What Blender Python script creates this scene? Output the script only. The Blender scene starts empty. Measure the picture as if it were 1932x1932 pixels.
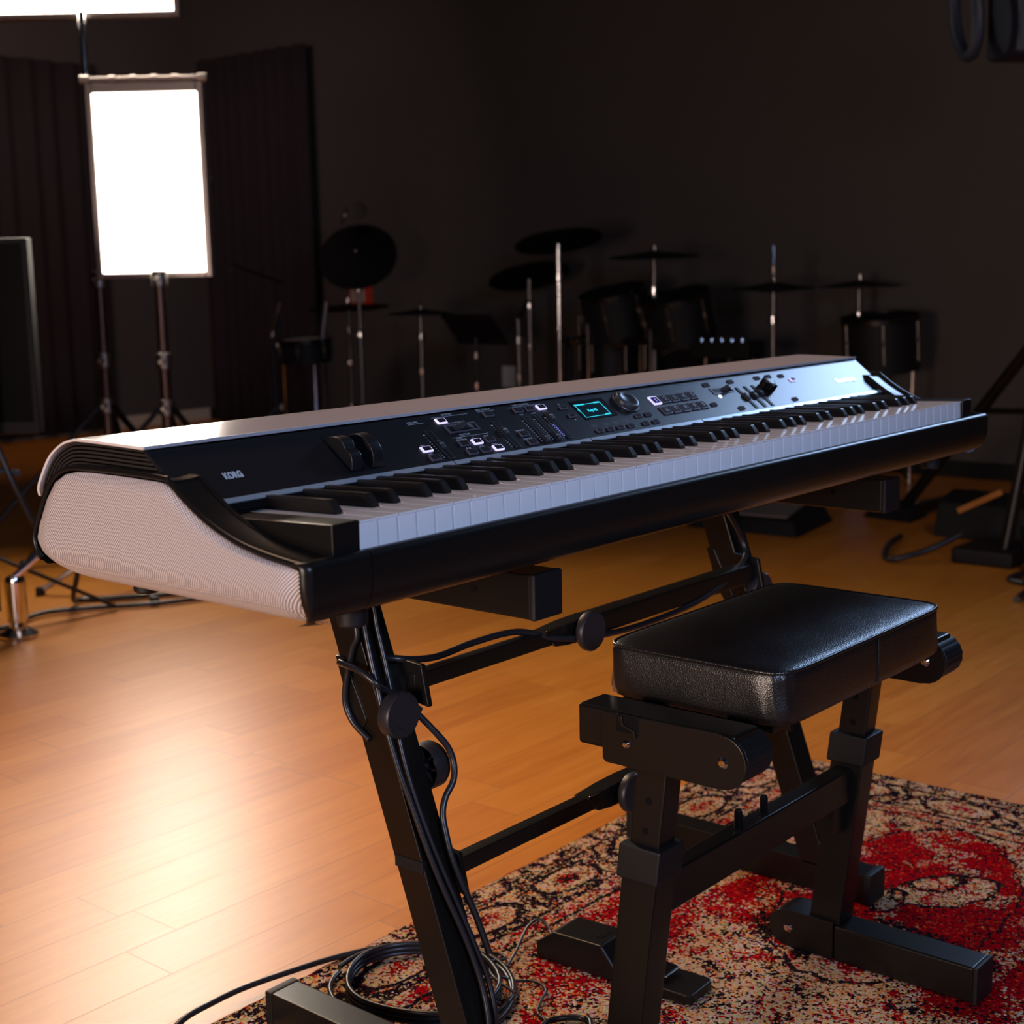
import bpy, bmesh, math, random
from mathutils import Vector, Matrix
random.seed(7)
S = bpy.context.scene
COL = S.collection
PI = math.pi

# ------------------------------------------------------------------ camera
cam = bpy.data.cameras.new('camera')
cam.sensor_width = 36.0
cam.lens = 51.30
cam.dof.use_dof = True
cam.dof.focus_distance = 1.60
cam.dof.aperture_fstop = 7.5
cam.clip_start = 0.05
camo = bpy.data.objects.new('camera', cam)
COL.objects.link(camo)
R_ = Vector((0.6439, -0.7648, -0.0205)); D_ = Vector((-0.1390, -0.0907, -0.9861)); F_ = Vector((0.7523, 0.6379, -0.1647))
mw = Matrix(((R_.x, -D_.x, -F_.x), (R_.y, -D_.y, -F_.y), (R_.z, -D_.z, -F_.z))).to_4x4()
mw.translation = Vector((-0.8341, -0.8762, 0.9497))
camo.matrix_world = mw
S.camera = camo

# ------------------------------------------------------------------ world, exposure
w = bpy.data.worlds.new('world'); S.world = w; w.use_nodes = True
bg = w.node_tree.nodes['Background']
bg.inputs[0].default_value = (0.55, 0.50, 0.62, 1); bg.inputs[1].default_value = 0.006
S.view_settings.view_transform = 'Standard'
S.view_settings.look = 'None'
S.view_settings.gamma = 1.0
S.view_settings.use_curve_mapping = False
S.view_settings.exposure = 0.0
try:
    S.cycles.use_denoising = True
    S.cycles.max_bounces = 6
    S.cycles.sample_clamp_indirect = 4.0
except Exception:
    pass

# ------------------------------------------------------------------ area lights outside the frame: studio lamps, then added fills
def area(name, loc, target, sx, sy, power, col, spread=180):
    l = bpy.data.lights.new(name, 'AREA'); l.shape = 'RECTANGLE'; l.size = sx; l.size_y = sy
    l.energy = power; l.color = col; l.spread = math.radians(spread)
    o = bpy.data.objects.new(name, l); COL.objects.link(o)
    o.location = loc
    o.rotation_euler = (Vector(target) - Vector(loc)).to_track_quat('-Z', 'Y').to_euler()
    return o
area('softbox_blue_far', (4.1, 0.33, 2.18), (1.2, 0.1, 0.7), 0.7, 0.6, 7.5, (0.42, 0.62, 1.0), 90)
area('softbox_cool_front', (-0.75, -2.6, 1.75), (0.6, 0.0, 0.72), 0.9, 0.6, 12, (0.48, 0.62, 1.0), 80)
area('lamp_warm_side', (-2.6, 0.1, 0.80), (0.1, 0.3, 0.7), 0.8, 0.8, 22, (1.0, 0.77, 0.65), 110)
area('fill_overhead', (0.9, 1.9, 3.1), (0.6, 0.3, 0.7), 1.2, 1.2, 6, (1.0, 0.76, 0.74), 110)  # added fill, not a known lamp: brightens top cover and key tops
area('fill_floor_warm', (0.9, 1.9, 2.5), (0.75, 0.75, 0.0), 0.6, 0.6, 7, (1.0, 0.56, 0.24), 75)  # added warm fill, boosts the floor light the LED panels leave weak
area('fill_wall_corner', (2.9, 4.9, 2.3), (4.3, 6.9, 1.5), 0.7, 0.7, 8, (1.0, 0.70, 0.66), 130)  # added wall wash in place of the lens bloom around the panels
area('fill_wall_right', (2.9, -0.6, 2.6), (5.3, 0.6, 1.2), 0.8, 0.8, 4.2, (1.0, 0.76, 0.68), 110)  # added dim fill in place of ambient light on the drum wall

# ------------------------------------------------------------------ node helpers
def mat(name, col=(.5, .5, .5), rough=.5, metal=0., spec=.5, emit=None, estr=0., coat=0., alpha=None):
    m = bpy.data.materials.new(name); m.use_nodes = True
    b = m.node_tree.nodes['Principled BSDF']
    b.inputs['Base Color'].default_value = (*col, 1); b.inputs['Roughness'].default_value = rough
    b.inputs['Metallic'].default_value = metal; b.inputs['Specular IOR Level'].default_value = spec
    b.inputs['Coat Weight'].default_value = coat
    if emit: b.inputs['Emission Color'].default_value = (*emit, 1); b.inputs['Emission Strength'].default_value = estr
    return m
class NB:
    """small node expression builder"""
    def __init__(s, m):
        s.m = m; s.nt = m.node_tree; s.b = s.nt.nodes['Principled BSDF']
    def n(s, t): return s.nt.nodes.new(t)
    def put(s, sock, v):
        if isinstance(v, bpy.types.NodeSocket): s.nt.links.new(v, sock)
        else: sock.default_value = v
    def coord(s, scale=(1, 1, 1), rot=(0, 0, 0), loc=(0, 0, 0)):
        t = s.n('ShaderNodeTexCoord'); mp = s.n('ShaderNodeMapping')
        mp.inputs['Scale'].default_value = scale; mp.inputs['Rotation'].default_value = rot; mp.inputs['Location'].default_value = loc
        s.nt.links.new(t.outputs['Object'], mp.inputs[0]); return mp.outputs[0]
    def mth(s, op, a, b=0., c=None, clamp=False):
        k = s.n('ShaderNodeMath'); k.operation = op; k.use_clamp = clamp
        s.put(k.inputs[0], a); s.put(k.inputs[1], b)
        if c is not None: s.put(k.inputs[2], c)
        return k.outputs[0]
    def sep(s, v):
        k = s.n('ShaderNodeSeparateXYZ'); s.put(k.inputs[0], v); return k.outputs[0], k.outputs[1], k.outputs[2]
    def comb(s, x, y, z=0.):
        k = s.n('ShaderNodeCombineXYZ'); s.put(k.inputs[0], x); s.put(k.inputs[1], y); s.put(k.inputs[2], z); return k.outputs[0]
    def noise(s, v, scale, detail=2., rough=.5, out=0):
        k = s.n('ShaderNodeTexNoise'); s.put(k.inputs['Vector'], v); k.inputs['Scale'].default_value = scale
        k.inputs['Detail'].default_value = detail; k.inputs['Roughness'].default_value = rough; return k.outputs[out]
    def vor(s, v, scale, out='Distance', feat='F1', rand=1.):
        k = s.n('ShaderNodeTexVoronoi'); k.feature = feat; s.put(k.inputs['Vector'], v); k.inputs['Scale'].default_value = scale
        k.inputs['Randomness'].default_value = rand; return k.outputs[out]
    def ramp(s, f, stops, interp='LINEAR'):
        k = s.n('ShaderNodeValToRGB'); k.color_ramp.interpolation = interp; e = k.color_ramp.elements
        while len(e) < len(stops): e.new(.5)
        for i, (p, c) in enumerate(stops):
            e[i].position = p; e[i].color = (*c, 1) if isinstance(c, tuple) else (c, c, c, 1)
        s.put(k.inputs[0], f); return k.outputs[0]
    def mix(s, f, a, b):
        k = s.n('ShaderNodeMix'); k.data_type = 'RGBA'; s.put(k.inputs[0], f); 
        s.put(k.inputs[6], a if not isinstance(a, tuple) else (*a, 1)); s.put(k.inputs[7], b if not isinstance(b, tuple) else (*b, 1)); return k.outputs[2]
    def sstep(s, x, a, b):
        k = s.n('ShaderNodeMapRange'); k.interpolation_type = 'SMOOTHSTEP'; s.put(k.inputs[0], x)
        k.inputs[1].default_value = a; k.inputs[2].default_value = b; return k.outputs[0]
    def white(s, v, dim='3D', out='Value'):
        k = s.n('ShaderNodeTexWhiteNoise'); k.noise_dimensions = dim
        s.put(k.inputs['W' if dim == '1D' else 'Vector'], v); return k.outputs[out]
    def bump(s, h, strength=.3, dist=.001):
        k = s.n('ShaderNodeBump'); k.inputs['Strength'].default_value = strength; k.inputs['Distance'].default_value = dist
        s.put(k.inputs['Height'], h); s.nt.links.new(k.outputs[0], s.b.inputs['Normal'])
    def base(s, c): s.put(s.b.inputs['Base Color'], c)
    def rough(s, c): s.put(s.b.inputs['Roughness'], c)

def grained(name, col, rough, scale=900, strength=.15, dist=.0002, **k):
    m = mat(name, col, rough, **k); b = NB(m); c = b.coord()
    b.bump(b.noise(c, scale, 2), strength, dist)
    v = b.noise(c, 12, 3); b.base(b.mix(b.mth('MULTIPLY', v, .25), col, tuple(x * .7 for x in col)))
    return m

# ------------------------------------------------------------------ materials
M = {}
M['plastic'] = grained('black_satin_plastic', (.008, .007, .0065), .30, spec=.3)
M['panel'] = grained('dark_panel_plastic', (.009, .009, .011), .33, 1500, .08, spec=.5)
M['rib'] = grained('ribbed_plastic', (.022, .018, .016), .42)
M['lidm'] = mat('champagne_lid', (.72, .63, .61), .17, metal=.0, coat=.3)
_b = NB(M['lidm']); _c = _b.coord()
_sp = _b.mth('GREATER_THAN', _b.mth('MULTIPLY', _b.mth('LESS_THAN', _b.vor(_c, 160), .07), _b.noise(_c, 9, 1)), .55)
_b.base(_b.mix(_b.mth('MULTIPLY', _sp, .6), (.72, .63, .61), (.95, .9, .85)))
M['lidedge'] = mat('silver_lid_edge', (.62, .66, .74), .28, metal=.5)
M['strip'] = mat('silver_strip', (.50, .58, .64), .32, metal=.55)
M['felt'] = grained('red_felt', (.35, .01, .015), .95, 1200, .6, .0006)
M['white'] = mat('ivory_key_plastic', (.78, .77, .78), .16, coat=.4)
_b = NB(M['white']); _b.bump(_b.noise(_b.coord((1, .3, 1)), 500, 2), .04, .0001)
M['blackkey'] = grained('ebony_key_plastic', (.012, .010, .009), .27, 1400, .10)
M['slot'] = mat('slot_black', (.003, .003, .004), .5, spec=.12)
M['cap'] = mat('slider_cap', (.030, .032, .037), .34)
M['btn'] = mat('button_base_smoked', (.075, .066, .085), .4)
M['btntop'] = mat('button_top', (.004, .003, .004), .6, spec=.15)
M['btnlit'] = mat('button_base_lit', (.8, .75, 1.), .4, emit=(.66, .58, 1.), estr=.95)
M['ledv'] = mat('violet_led', (.3, .25, 1.), .4, emit=(.25, .22, 1.), estr=.9)
M['ledw'] = mat('white_led', (1., 1., 1.), .4, emit=(.85, .85, 1.), estr=2.0)
M['print'] = mat('grey_printing', (.36, .42, .46), .5)
M['print2'] = mat('dim_printing', (.17, .19, .22), .5)
M['logo'] = mat('logo_printing', (.50, .56, .60), .45)
M['logolit'] = mat('bright_logo_chrome', (.95, .95, 1.), .25, metal=.3)
M['screen'] = mat('black_screen_glass', (.002, .002, .003), .35, spec=.05)
M['cyan'] = mat('cyan_display', (0, .1, .12), .6, spec=.1, emit=(.03, .60, .76), estr=1.1)
M['cyandim'] = mat('display_background', (0, .003, .005), .7, spec=.05, emit=(.0, .04, .08), estr=.16)
M['rubber'] = grained('rubber', (.006, .0055, .006), .55, 700, spec=.35)
M['steel'] = grained('black_powder_coated_steel', (.007, .0058, .0050), .30, 1100, .2, .0002, spec=.36)
M['frame2'] = mat('dull_chrome', (.20, .18, .16), .35, metal=.9)
M['chrome'] = mat('chrome', (.75, .75, .78), .12, metal=1.)
M['knob'] = grained('knob_plastic', (.020, .018, .021), .40, 900, .2)
M['cable'] = mat('cable_sheath', (.014, .013, .016), .33)
M['led'] = mat('diffuser_lit', (1, 1, 1), .5, emit=(1., .87, .74), estr=24.)
M['led2'] = mat('diffuser_lit_strong', (1, 1, 1), .5, emit=(1., .86, .70), estr=54.)
M['frame'] = mat('lamp_frame', (.35, .30, .28), .35, metal=.6)
M['dark'] = grained('dark_matte', (.006, .0055, .006), .6, 400, spec=.3)
M['copper'] = mat('stand_tube', (.10, .06, .05), .3, metal=.8)
M['cloth'] = grained('black_cloth', (.022, .014, .016), .95, 300, .4, .002)
M['cym'] = grained('rubber_cymbal', (.004, .0035, .004), .7, 300, spec=.2)
M['head'] = mat('drum_head', (.30, .27, .25), .6)
M['wall'] = grained('dark_wall_paint', (.070, .060, .054), .85, 250, .1, .0008)
M['base'] = mat('baseboard_paint', (.50, .44, .32), .6)
M['ceil'] = grained('ceiling_paint', (.02, .02, .02), .9, 200)
M['outlet'] = mat('outlet_plastic', (.55, .55, .55), .5)
M['red'] = mat('red_paper', (.5, .03, .01), .7)
M['paper'] = mat('pale_paper', (.42, .34, .26), .7)
M['orange'] = mat('orange_strap', (.45, .16, .02), .7)
M['bluecase'] = mat('blue_black_housing', (.012, .018, .04), .5)

# grille: perforated sheet, staggered round holes
m = mat('perforated_white_grille', (.74, .70, .69), .5); M['grille'] = m
b = NB(m); x, y, z = b.sep(b.coord())
def hexd(b, u, v, p, q):
    d = []
    for (ou, ov) in ((0, 0), (.5, .5)):
        fu = b.mth('SUBTRACT', b.mth('FRACT', b.mth('ADD', b.mth('DIVIDE', u, p), ou + 40)), .5)
        fv = b.mth('SUBTRACT', b.mth('FRACT', b.mth('ADD', b.mth('DIVIDE', v, q), ov + 40)), .5)
        fu = b.mth('MULTIPLY', fu, p); fv = b.mth('MULTIPLY', fv, q)
        d.append(b.mth('SQRT', b.mth('ADD', b.mth('MULTIPLY', fu, fu), b.mth('MULTIPLY', fv, fv))))
    return b.mth('MINIMUM', d[0], d[1])
d = hexd(b, y, b.mth('ADD', z, b.mth('MULTIPLY', x, .9)), .0030, .0033)
hole = b.sstep(d, .00115, .00075)
b.base(b.mix(hole, (.95, .885, .865), (.075, .035, .055)))
b.bump(b.mth('SUBTRACT', 1., hole), .4, .0005)

# leather
m = mat('black_leather', (.007, .0060, .0060), .34, spec=.75); M['leather'] = m
b = NB(m); c = b.coord()
b.bump(b.mth('ADD', b.vor(c, 620, 'Distance'), b.mth('MULTIPLY', b.noise(c, 110, 4), .9)), .36, .0007)
b.rough(b.mth('ADD', .27, b.mth('MULTIPLY', b.noise(c, 22, 3), .12)))

# wooden floor: planks along x
m = mat('maple_laminate', (.5, .25, .1), .3); M['floor'] = m
b = NB(m); c = b.coord(); x, y, z = b.sep(c)
row = b.mth('DIVIDE', b.mth('SUBTRACT', y, .765 - 10.7), .1075); ri = b.mth('FLOOR', row); rf = b.mth('FRACT', row)
off = b.mth('MULTIPLY', b.white(ri, '1D'), 7.3)
pl = b.mth('ADD', b.mth('DIVIDE', x, .74), off); pi_ = b.mth('FLOOR', pl); pf = b.mth('FRACT', pl)
rnd = b.white(b.comb(ri, pi_, 0.), '3D')
gr = b.noise(b.comb(b.mth('MULTIPLY', x, 3.0), b.mth('ADD', b.mth('MULTIPLY', y, 34.), b.mth('MULTIPLY', rnd, 40.)), rnd), 1.6, 5, .6)
gr2 = b.noise(b.comb(b.mth('MULTIPLY', x, 12.), b.mth('MULTIPLY', y, 160.), rnd), 1.2, 3, .6)
seam = b.mth('MINIMUM', rf, b.mth('SUBTRACT', 1., rf)); seam = b.mth('MULTIPLY', seam, .1075)
end = b.mth('MULTIPLY', b.mth('MINIMUM', pf, b.mth('SUBTRACT', 1., pf)), .74)
ln = b.mth('MAXIMUM', b.sstep(seam, .0011, .0003), b.sstep(end, .0014, .0004))
t = b.mth('ADD', b.mth('ADD', b.mth('MULTIPLY', rnd, .20), .10), b.mth('ADD', b.mth('MULTIPLY', gr, .62), b.mth('MULTIPLY', gr2, .12)))
wc = b.ramp(t, [(.20, (.40, .114, .007)), (.55, (.56, .190, .015)), (.90, (.68, .275, .036))])
b.base(b.mix(b.mth('MULTIPLY', ln, .62), wc, (.10, .03, .006)))
b.rough(b.mth('ADD', .335, b.mth('MULTIPLY', gr, .08)))
b.b.inputs['Coat Weight'].default_value = .18; b.b.inputs['Coat Roughness'].default_value = .38
b.bump(b.mth('SUBTRACT', b.mth('MULTIPLY', gr2, .25), ln), .25, .0006)

# rug: distressed oriental pattern woven from single-colour tufts
m = mat('distressed_oriental_rug', (.5, .4, .3), .95, spec=0.); M['rug'] = m
b = NB(m); c = b.coord(); x, y, z = b.sep(c)
wob = b.n('ShaderNodeTexNoise'); b.put(wob.inputs['Vector'], c); wob.inputs['Scale'].default_value = 26; wob.inputs['Detail'].default_value = 3
wx, wy, _ = b.sep(wob.outputs['Color'])
X = b.mth('ADD', x, b.mth('MULTIPLY', b.mth('SUBTRACT', wx, .5), .035)); Y = b.mth('ADD', y, b.mth('MULTIPLY', b.mth('SUBTRACT', wy, .5), .035))
def ell(cx, cy, rx, ry, rot=0.):
    dx = b.mth('SUBTRACT', X, cx); dy = b.mth('SUBTRACT', Y, cy); ca, sa = math.cos(rot), math.sin(rot)
    u = b.mth('ADD', b.mth('MULTIPLY', dx, ca / rx), b.mth('MULTIPLY', dy, sa / rx)); v = b.mth('ADD', b.mth('MULTIPLY', dx, -sa / ry), b.mth('MULTIPLY', dy, ca / ry))
    return b.mth('SQRT', b.mth('ADD', b.mth('MULTIPLY', u, u), b.mth('MULTIPLY', v, v)))
def inside(e, s=.12): return b.sstep(e, 1. + s, 1. - s)
def ring(e, w_=.12): return b.sstep(b.mth('ABSOLUTE', b.mth('SUBTRACT', e, 1.)), w_, w_ * .4)
mx = lambda a, b_: b.mth('MAXIMUM', a, b_)
# distance to the rug's edge (rug: x -0.75..1.592, y -1.15..0.556)
dx_ = b.mth('SUBTRACT', 1.171, b.mth('ABSOLUTE', b.mth('SUBTRACT', x, .421)))
dy_ = b.mth('SUBTRACT', .853, b.mth('ABSOLUTE', b.mth('ADD', y, .297)))
de = b.mth('MINIMUM', dx_, dy_)
along = b.mth('ADD', b.mth('MULTIPLY', b.mth('GREATER_THAN', dx_, dy_), X), b.mth('MULTIPLY', b.mth('LESS_THAN', dx_, dy_), Y))
dew = b.mth('ADD', de, b.mth('MULTIPLY', b.mth('SUBTRACT', wx, .5), .012))
# motif ovals along the border
per = b.mth('SUBTRACT', b.mth('FRACT', b.mth('DIVIDE', along, .19)), .5)
mo = b.mth('SQRT', b.mth('ADD', b.mth('POWER', b.mth('DIVIDE', b.mth('MULTIPLY', per, .19), .066), 2.), b.mth('POWER', b.mth('DIVIDE', b.mth('SUBTRACT', dew, .098), .034), 2.)))
inb = b.mth('MULTIPLY', b.sstep(dew, .052, .058), b.sstep(dew, .150, .144))
scroll = b.sstep(b.mth('ABSOLUTE', b.mth('SUBTRACT', b.noise(c, 21, 2, .5), .5)), .075, .02)
blot = b.sstep(b.noise(c, 30, 4, .62), .52, .62)
blot2 = b.sstep(b.noise(b.comb(y, x, 3.), 17, 4, .6), .53, .62)
field = b.sstep(dew, .150, .156)
black = b.mth('MULTIPLY', inb, mx(b.mth('MULTIPLY', ring(mo, .16), .95), b.mth('MULTIPLY', mx(b.mth('MULTIPLY', scroll, .85), b.mth('MULTIPLY', blot, .75)), b.sstep(mo, .8, 1.15))))
black = mx(black, b.mth('MULTIPLY', inb, b.mth('MULTIPLY', b.sstep(mo, .62, .42), b.mth('MULTIPLY', blot2, .9))))
red = b.mth('MULTIPLY', inb, b.mth('MULTIPLY', b.sstep(mo, .55, .3), .62))
# guard stripes
stripe = b.mth('MULTIPLY', b.sstep(dew, .052, .046), mx(b.mth('MULTIPLY', scroll, .8), b.mth('MULTIPLY', blot2, .8)))
black = mx(black, stripe)
for a_, wd in ((.054, .0035), (.148, .0035), (.182, .003)):
    black = mx(black, b.mth('MULTIPLY', b.sstep(b.mth('ABSOLUTE', b.mth('SUBTRACT', dew, a_)), wd * 1.6, wd), .8))
red = mx(red, b.mth('MULTIPLY', b.sstep(b.mth('ABSOLUTE', b.mth('SUBTRACT', dew, .168)), .010, .004), .30))
red = mx(red, b.sstep(de, .009, .004))
# red ground of the field around the centre medallion
ground = mx(inside(ell(1.10, .02, .30, .155, .10), .05), inside(ell(.985, .175, .115, .075, -.3), .10))
ground = mx(ground, inside(ell(1.06, -.19, .25, .13), .08)); ground = mx(ground, b.mth('MULTIPLY', inside(ell(.74, .275, .20, .085, .1), .35), .85))
ground = mx(ground, b.mth('MULTIPLY', inside(ell(.55, -.45, .42, .20), .1), .9))
worn = b.sstep(b.noise(c, 9, 4, .6), .62, .50)
groundm = b.mth('MULTIPLY', ground, b.mth('ADD', .44, b.mth('MULTIPLY', worn, .54)))
lf1 = ell(1.165, -.022, .088, .050, -.55); lf2 = ell(1.185, .0, .045, .024, -.5); lf3 = ell(1.085, .035, .045, .022, .2)
med = ell(.70, .0, .125, .13); med2 = ell(.70, .0, .175, .185)
light = mx(mx(inside(lf1, .1), inside(lf3, .15)), inside(med2, .04))
red = mx(red, b.mth('MULTIPLY', groundm, b.mth('SUBTRACT', 1., b.mth('MULTIPLY', light, .93))))
speck = b.mth('MULTIPLY', b.mth('MULTIPLY', field, b.sstep(b.noise(b.comb(x, y, 7.), 24, 4, .6), .52, .60)), .75)
red = mx(red, b.mth('MULTIPLY', speck, b.mth('SUBTRACT', 1., b.mth('MULTIPLY', inside(med, .1), .6))))
bl2 = mx(b.mth('MULTIPLY', ring(lf1, .10), .9), b.mth('MULTIPLY', ring(lf2, .22), .85))
bl2 = mx(bl2, b.mth('MULTIPLY', ring(lf3, .2), .8))
bl2 = mx(bl2, b.mth('MULTIPLY', b.mth('MULTIPLY', ring(b.mth('DIVIDE', med, 1.25), .17), blot2), .95))
bl2 = mx(bl2, b.mth('MULTIPLY', ring(ell(1.10, .02, .30, .155, .10), .022), .8))
bl2 = mx(bl2, b.mth('MULTIPLY', inside(ell(.99, -.085, .022, .10, -.25), .3), .85))
bl2 = mx(bl2, b.mth('MULTIPLY', inside(ell(.90, .13, .05, .018, .5), .4), .8))
bl2 = mx(bl2, b.mth('MULTIPLY', b.mth('MULTIPLY', b.mth('SUBTRACT', 1., groundm), blot), .62))
black = mx(black, b.mth('MULTIPLY', bl2, field))
tuft = b.comb(b.mth('MULTIPLY', x, 1.0), b.mth('MULTIPLY', y, 1.0), 0.)
tw = b.noise(tuft, 160, 2, .5, out=1)
k = b.n('ShaderNodeVectorMath'); k.operation = 'MULTIPLY_ADD'; b.put(k.inputs[0], tw); k.inputs[1].default_value = (.006, .006, 0); b.put(k.inputs[2], tuft)
vn = b.n('ShaderNodeTexVoronoi'); vn.feature = 'F1'; vn.voronoi_dimensions = '2D'; b.put(vn.inputs['Vector'], k.outputs[0]); vn.inputs['Scale'].default_value = 310
u1, u2, u3 = b.sep(vn.outputs['Color'])
isb = b.mth('LESS_THAN', u1, b.mth('ADD', b.mth('MULTIPLY', black, .84), .16))
isr = b.mth('LESS_THAN', u2, b.mth('ADD', b.mth('MULTIPLY', red, .93), .09))
yel = b.sstep(b.noise(b.comb(x, y, 11.), 6, 3), .45, .62)
light_c = b.ramp(u3, [(0., (.62, .47, .25)), (.28, (.48, .42, .19)), (.48, (.68, .52, .38)), (.68, (.60, .36, .40)), (.82, (.72, .22, .04)), (1., (.66, .34, .12))], 'CONSTANT')
light_c = b.mix(b.mth('MULTIPLY', yel, .35), light_c, (.50, .26, .11))
red_c = b.ramp(u3, [(0., (.33, .003, .008)), (.45, (.44, .005, .010)), (.75, (.20, .003, .010)), (.92, (.55, .06, .02))], 'CONSTANT')
blk_c = b.ramp(u3, [(0., (.010, .007, .010)), (.6, (.028, .014, .028)), (.88, (.07, .03, .02))], 'CONSTANT')
col = b.mix(isb, b.mix(isr, light_c, red_c), blk_c)
b.base(col)
hgt = b.mth('SUBTRACT', 1., b.mth('MULTIPLY', vn.outputs['Distance'], .9))
b.bump(b.mth('ADD', hgt, b.mth('MULTIPLY', b.noise(c, 90, 2), .6)), .9, .004)
b.b.inputs['Specular IOR Level'].default_value = .0
# ------------------------------------------------------------------ geometry helpers (world coordinates, metres)
def rotm(axis, a): return Matrix.Rotation(a, 4, axis)
class MB:
    def __init__(s): s.bm = bmesh.new()
    def _take(s, b2, M4=None):
        if M4 is not None: b2.transform(M4)
        me = bpy.data.meshes.new('t'); b2.to_mesh(me); b2.free(); s.bm.from_mesh(me); bpy.data.meshes.remove(me); return s
    def box(s, lo, hi, bev=0., seg=2, M4=None):
        b2 = bmesh.new(); bmesh.ops.create_cube(b2, size=1.)
        lo = Vector(lo); hi = Vector(hi); c = (lo + hi) / 2; d = hi - lo
        for v in b2.verts: v.co = Vector((c.x + v.co.x * d.x, c.y + v.co.y * d.y, c.z + v.co.z * d.z))
        if bev: bmesh.ops.bevel(b2, geom=list(b2.edges), offset=bev, segments=seg, affect='EDGES', profile=.5)
        return s._take(b2, M4)
    def prism(s, pts, axis, a, b_, bev=0., seg=2, M4=None):
        """pts: 2-D outline; axis 'x': (y,z) swept a..b_, 'y': (x,z), 'z': (x,y)"""
        f = {'x': lambda p, t: (t, p[0], p[1]), 'y': lambda p, t: (p[0], t, p[1]), 'z': lambda p, t: (p[0], p[1], t)}[axis]
        b2 = bmesh.new(); A = [b2.verts.new(f(p, a)) for p in pts]; B = [b2.verts.new(f(p, b_)) for p in pts]; n = len(pts)
        fa = b2.faces.new(A); fb = b2.faces.new(B[::-1])
        for i in range(n): b2.faces.new((A[i], B[i], B[(i + 1) % n], A[(i + 1) % n]))
        bmesh.ops.recalc_face_normals(b2, faces=b2.faces)
        if bev: bmesh.ops.bevel(b2, geom=[e for e in b2.edges if e.calc_face_angle(0) > .35], offset=bev, segments=seg, affect='EDGES', profile=.5)
        return s._take(b2, M4)
    def hexa(s, P8, bev=0., seg=2):
        """8 points: bottom ring 4, top ring 4"""
        b2 = bmesh.new(); v = [b2.verts.new(p) for p in P8]
        for q in ((0, 1, 2, 3), (4, 5, 6, 7), (0, 1, 5, 4), (1, 2, 6, 5), (2, 3, 7, 6), (3, 0, 4, 7)): b2.faces.new([v[i] for i in q])
        bmesh.ops.recalc_face_normals(b2, faces=b2.faces)
        if bev: bmesh.ops.bevel(b2, geom=list(b2.edges), offset=bev, segments=seg, affect='EDGES', profile=.5)
        return s._take(b2)
    def beam(s, p0, p1, sx, sy, up=(1, 0, 0), bev=0.):
        """rectangular tube from p0 to p1; sx along 'up', sy across"""
        p0 = Vector(p0); p1 = Vector(p1); z = (p1 - p0).normalized(); x = Vector(up); x = (x - z * x.dot(z)).normalized(); y = z.cross(x)
        P = []
        for p in (p0, p1):
            for a, b_ in ((-1, -1), (1, -1), (1, 1), (-1, 1)): P.append(p + x * a * sx / 2 + y * b_ * sy / 2)
        return s.hexa(P, bev)
    def cyl(s, p0, p1, r0, r1=None, n=24, bev=0.):
        p0 = Vector(p0); p1 = Vector(p1); r1 = r0 if r1 is None else r1; d = p1 - p0
        b2 = bmesh.new(); bmesh.ops.create_cone(b2, cap_ends=True, segments=n, radius1=r0, radius2=r1, depth=d.length)
        if bev: bmesh.ops.bevel(b2, geom=[e for e in b2.edges if e.calc_face_angle(0) > 1.], offset=bev, segments=2, affect='EDGES')
        return s._take(b2, Matrix.Translation((p0 + p1) / 2) @ d.to_track_quat('Z', 'Y').to_matrix().to_4x4())
    def lathe(s, prof, c, ax=(0, 0, 1), n=32):
        """prof: (radius, height) list"""
        b2 = bmesh.new(); rings = []
        for r, h in prof:
            if r < 1e-6: rings.append([b2.verts.new((0, 0, h))])
            else: rings.append([b2.verts.new((r * math.cos(2 * PI * i / n), r * math.sin(2 * PI * i / n), h)) for i in range(n)])
        for A, B in zip(rings, rings[1:]):
            for i in range(n):
                j = (i + 1) % n
                if len(A) == 1 and len(B) == 1: continue
                if len(A) == 1: b2.faces.new((A[0], B[i], B[j]))
                elif len(B) == 1: b2.faces.new((A[i], B[0], A[j]))
                else: b2.faces.new((A[i], B[i], B[j], A[j]))
        bmesh.ops.recalc_face_normals(b2, faces=b2.faces)
        return s._take(b2, Matrix.Translation(Vector(c)) @ Vector(ax).to_track_quat('Z', 'Y').to_matrix().to_4x4())
    def tube(s, pts, r, n=10, smooth=4, closed=False):
        P = [Vector(p) for p in pts]
        if smooth > 1: P = catmull(P, smooth)
        b2 = bmesh.new(); rings = []; up = None
        for i, p in enumerate(P):
            t = (P[min(i + 1, len(P) - 1)] - P[max(i - 1, 0)])
            if t.length < 1e-9: continue
            t.normalize()
            if up is None: up = t.orthogonal().normalized()
            up = (up - t * up.dot(t)).normalized(); sd = t.cross(up)
            rings.append([b2.verts.new(p + up * math.cos(2 * PI * k / n) * r + sd * math.sin(2 * PI * k / n) * r) for k in range(n)])
        for A, B in zip(rings, rings[1:]):
            for k in range(n): b2.faces.new((A[k], A[(k + 1) % n], B[(k + 1) % n], B[k]))
        b2.faces.new(rings[0][::-1]); b2.faces.new(rings[-1])
        return s._take(b2)
    def grid(s, G):
        v = [[s.bm.verts.new(p) for p in row] for row in G]
        for i in range(len(v) - 1):
            for j in range(len(v[0]) - 1): s.bm.faces.new((v[i][j], v[i + 1][j], v[i + 1][j + 1], v[i][j + 1]))
        return s
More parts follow.
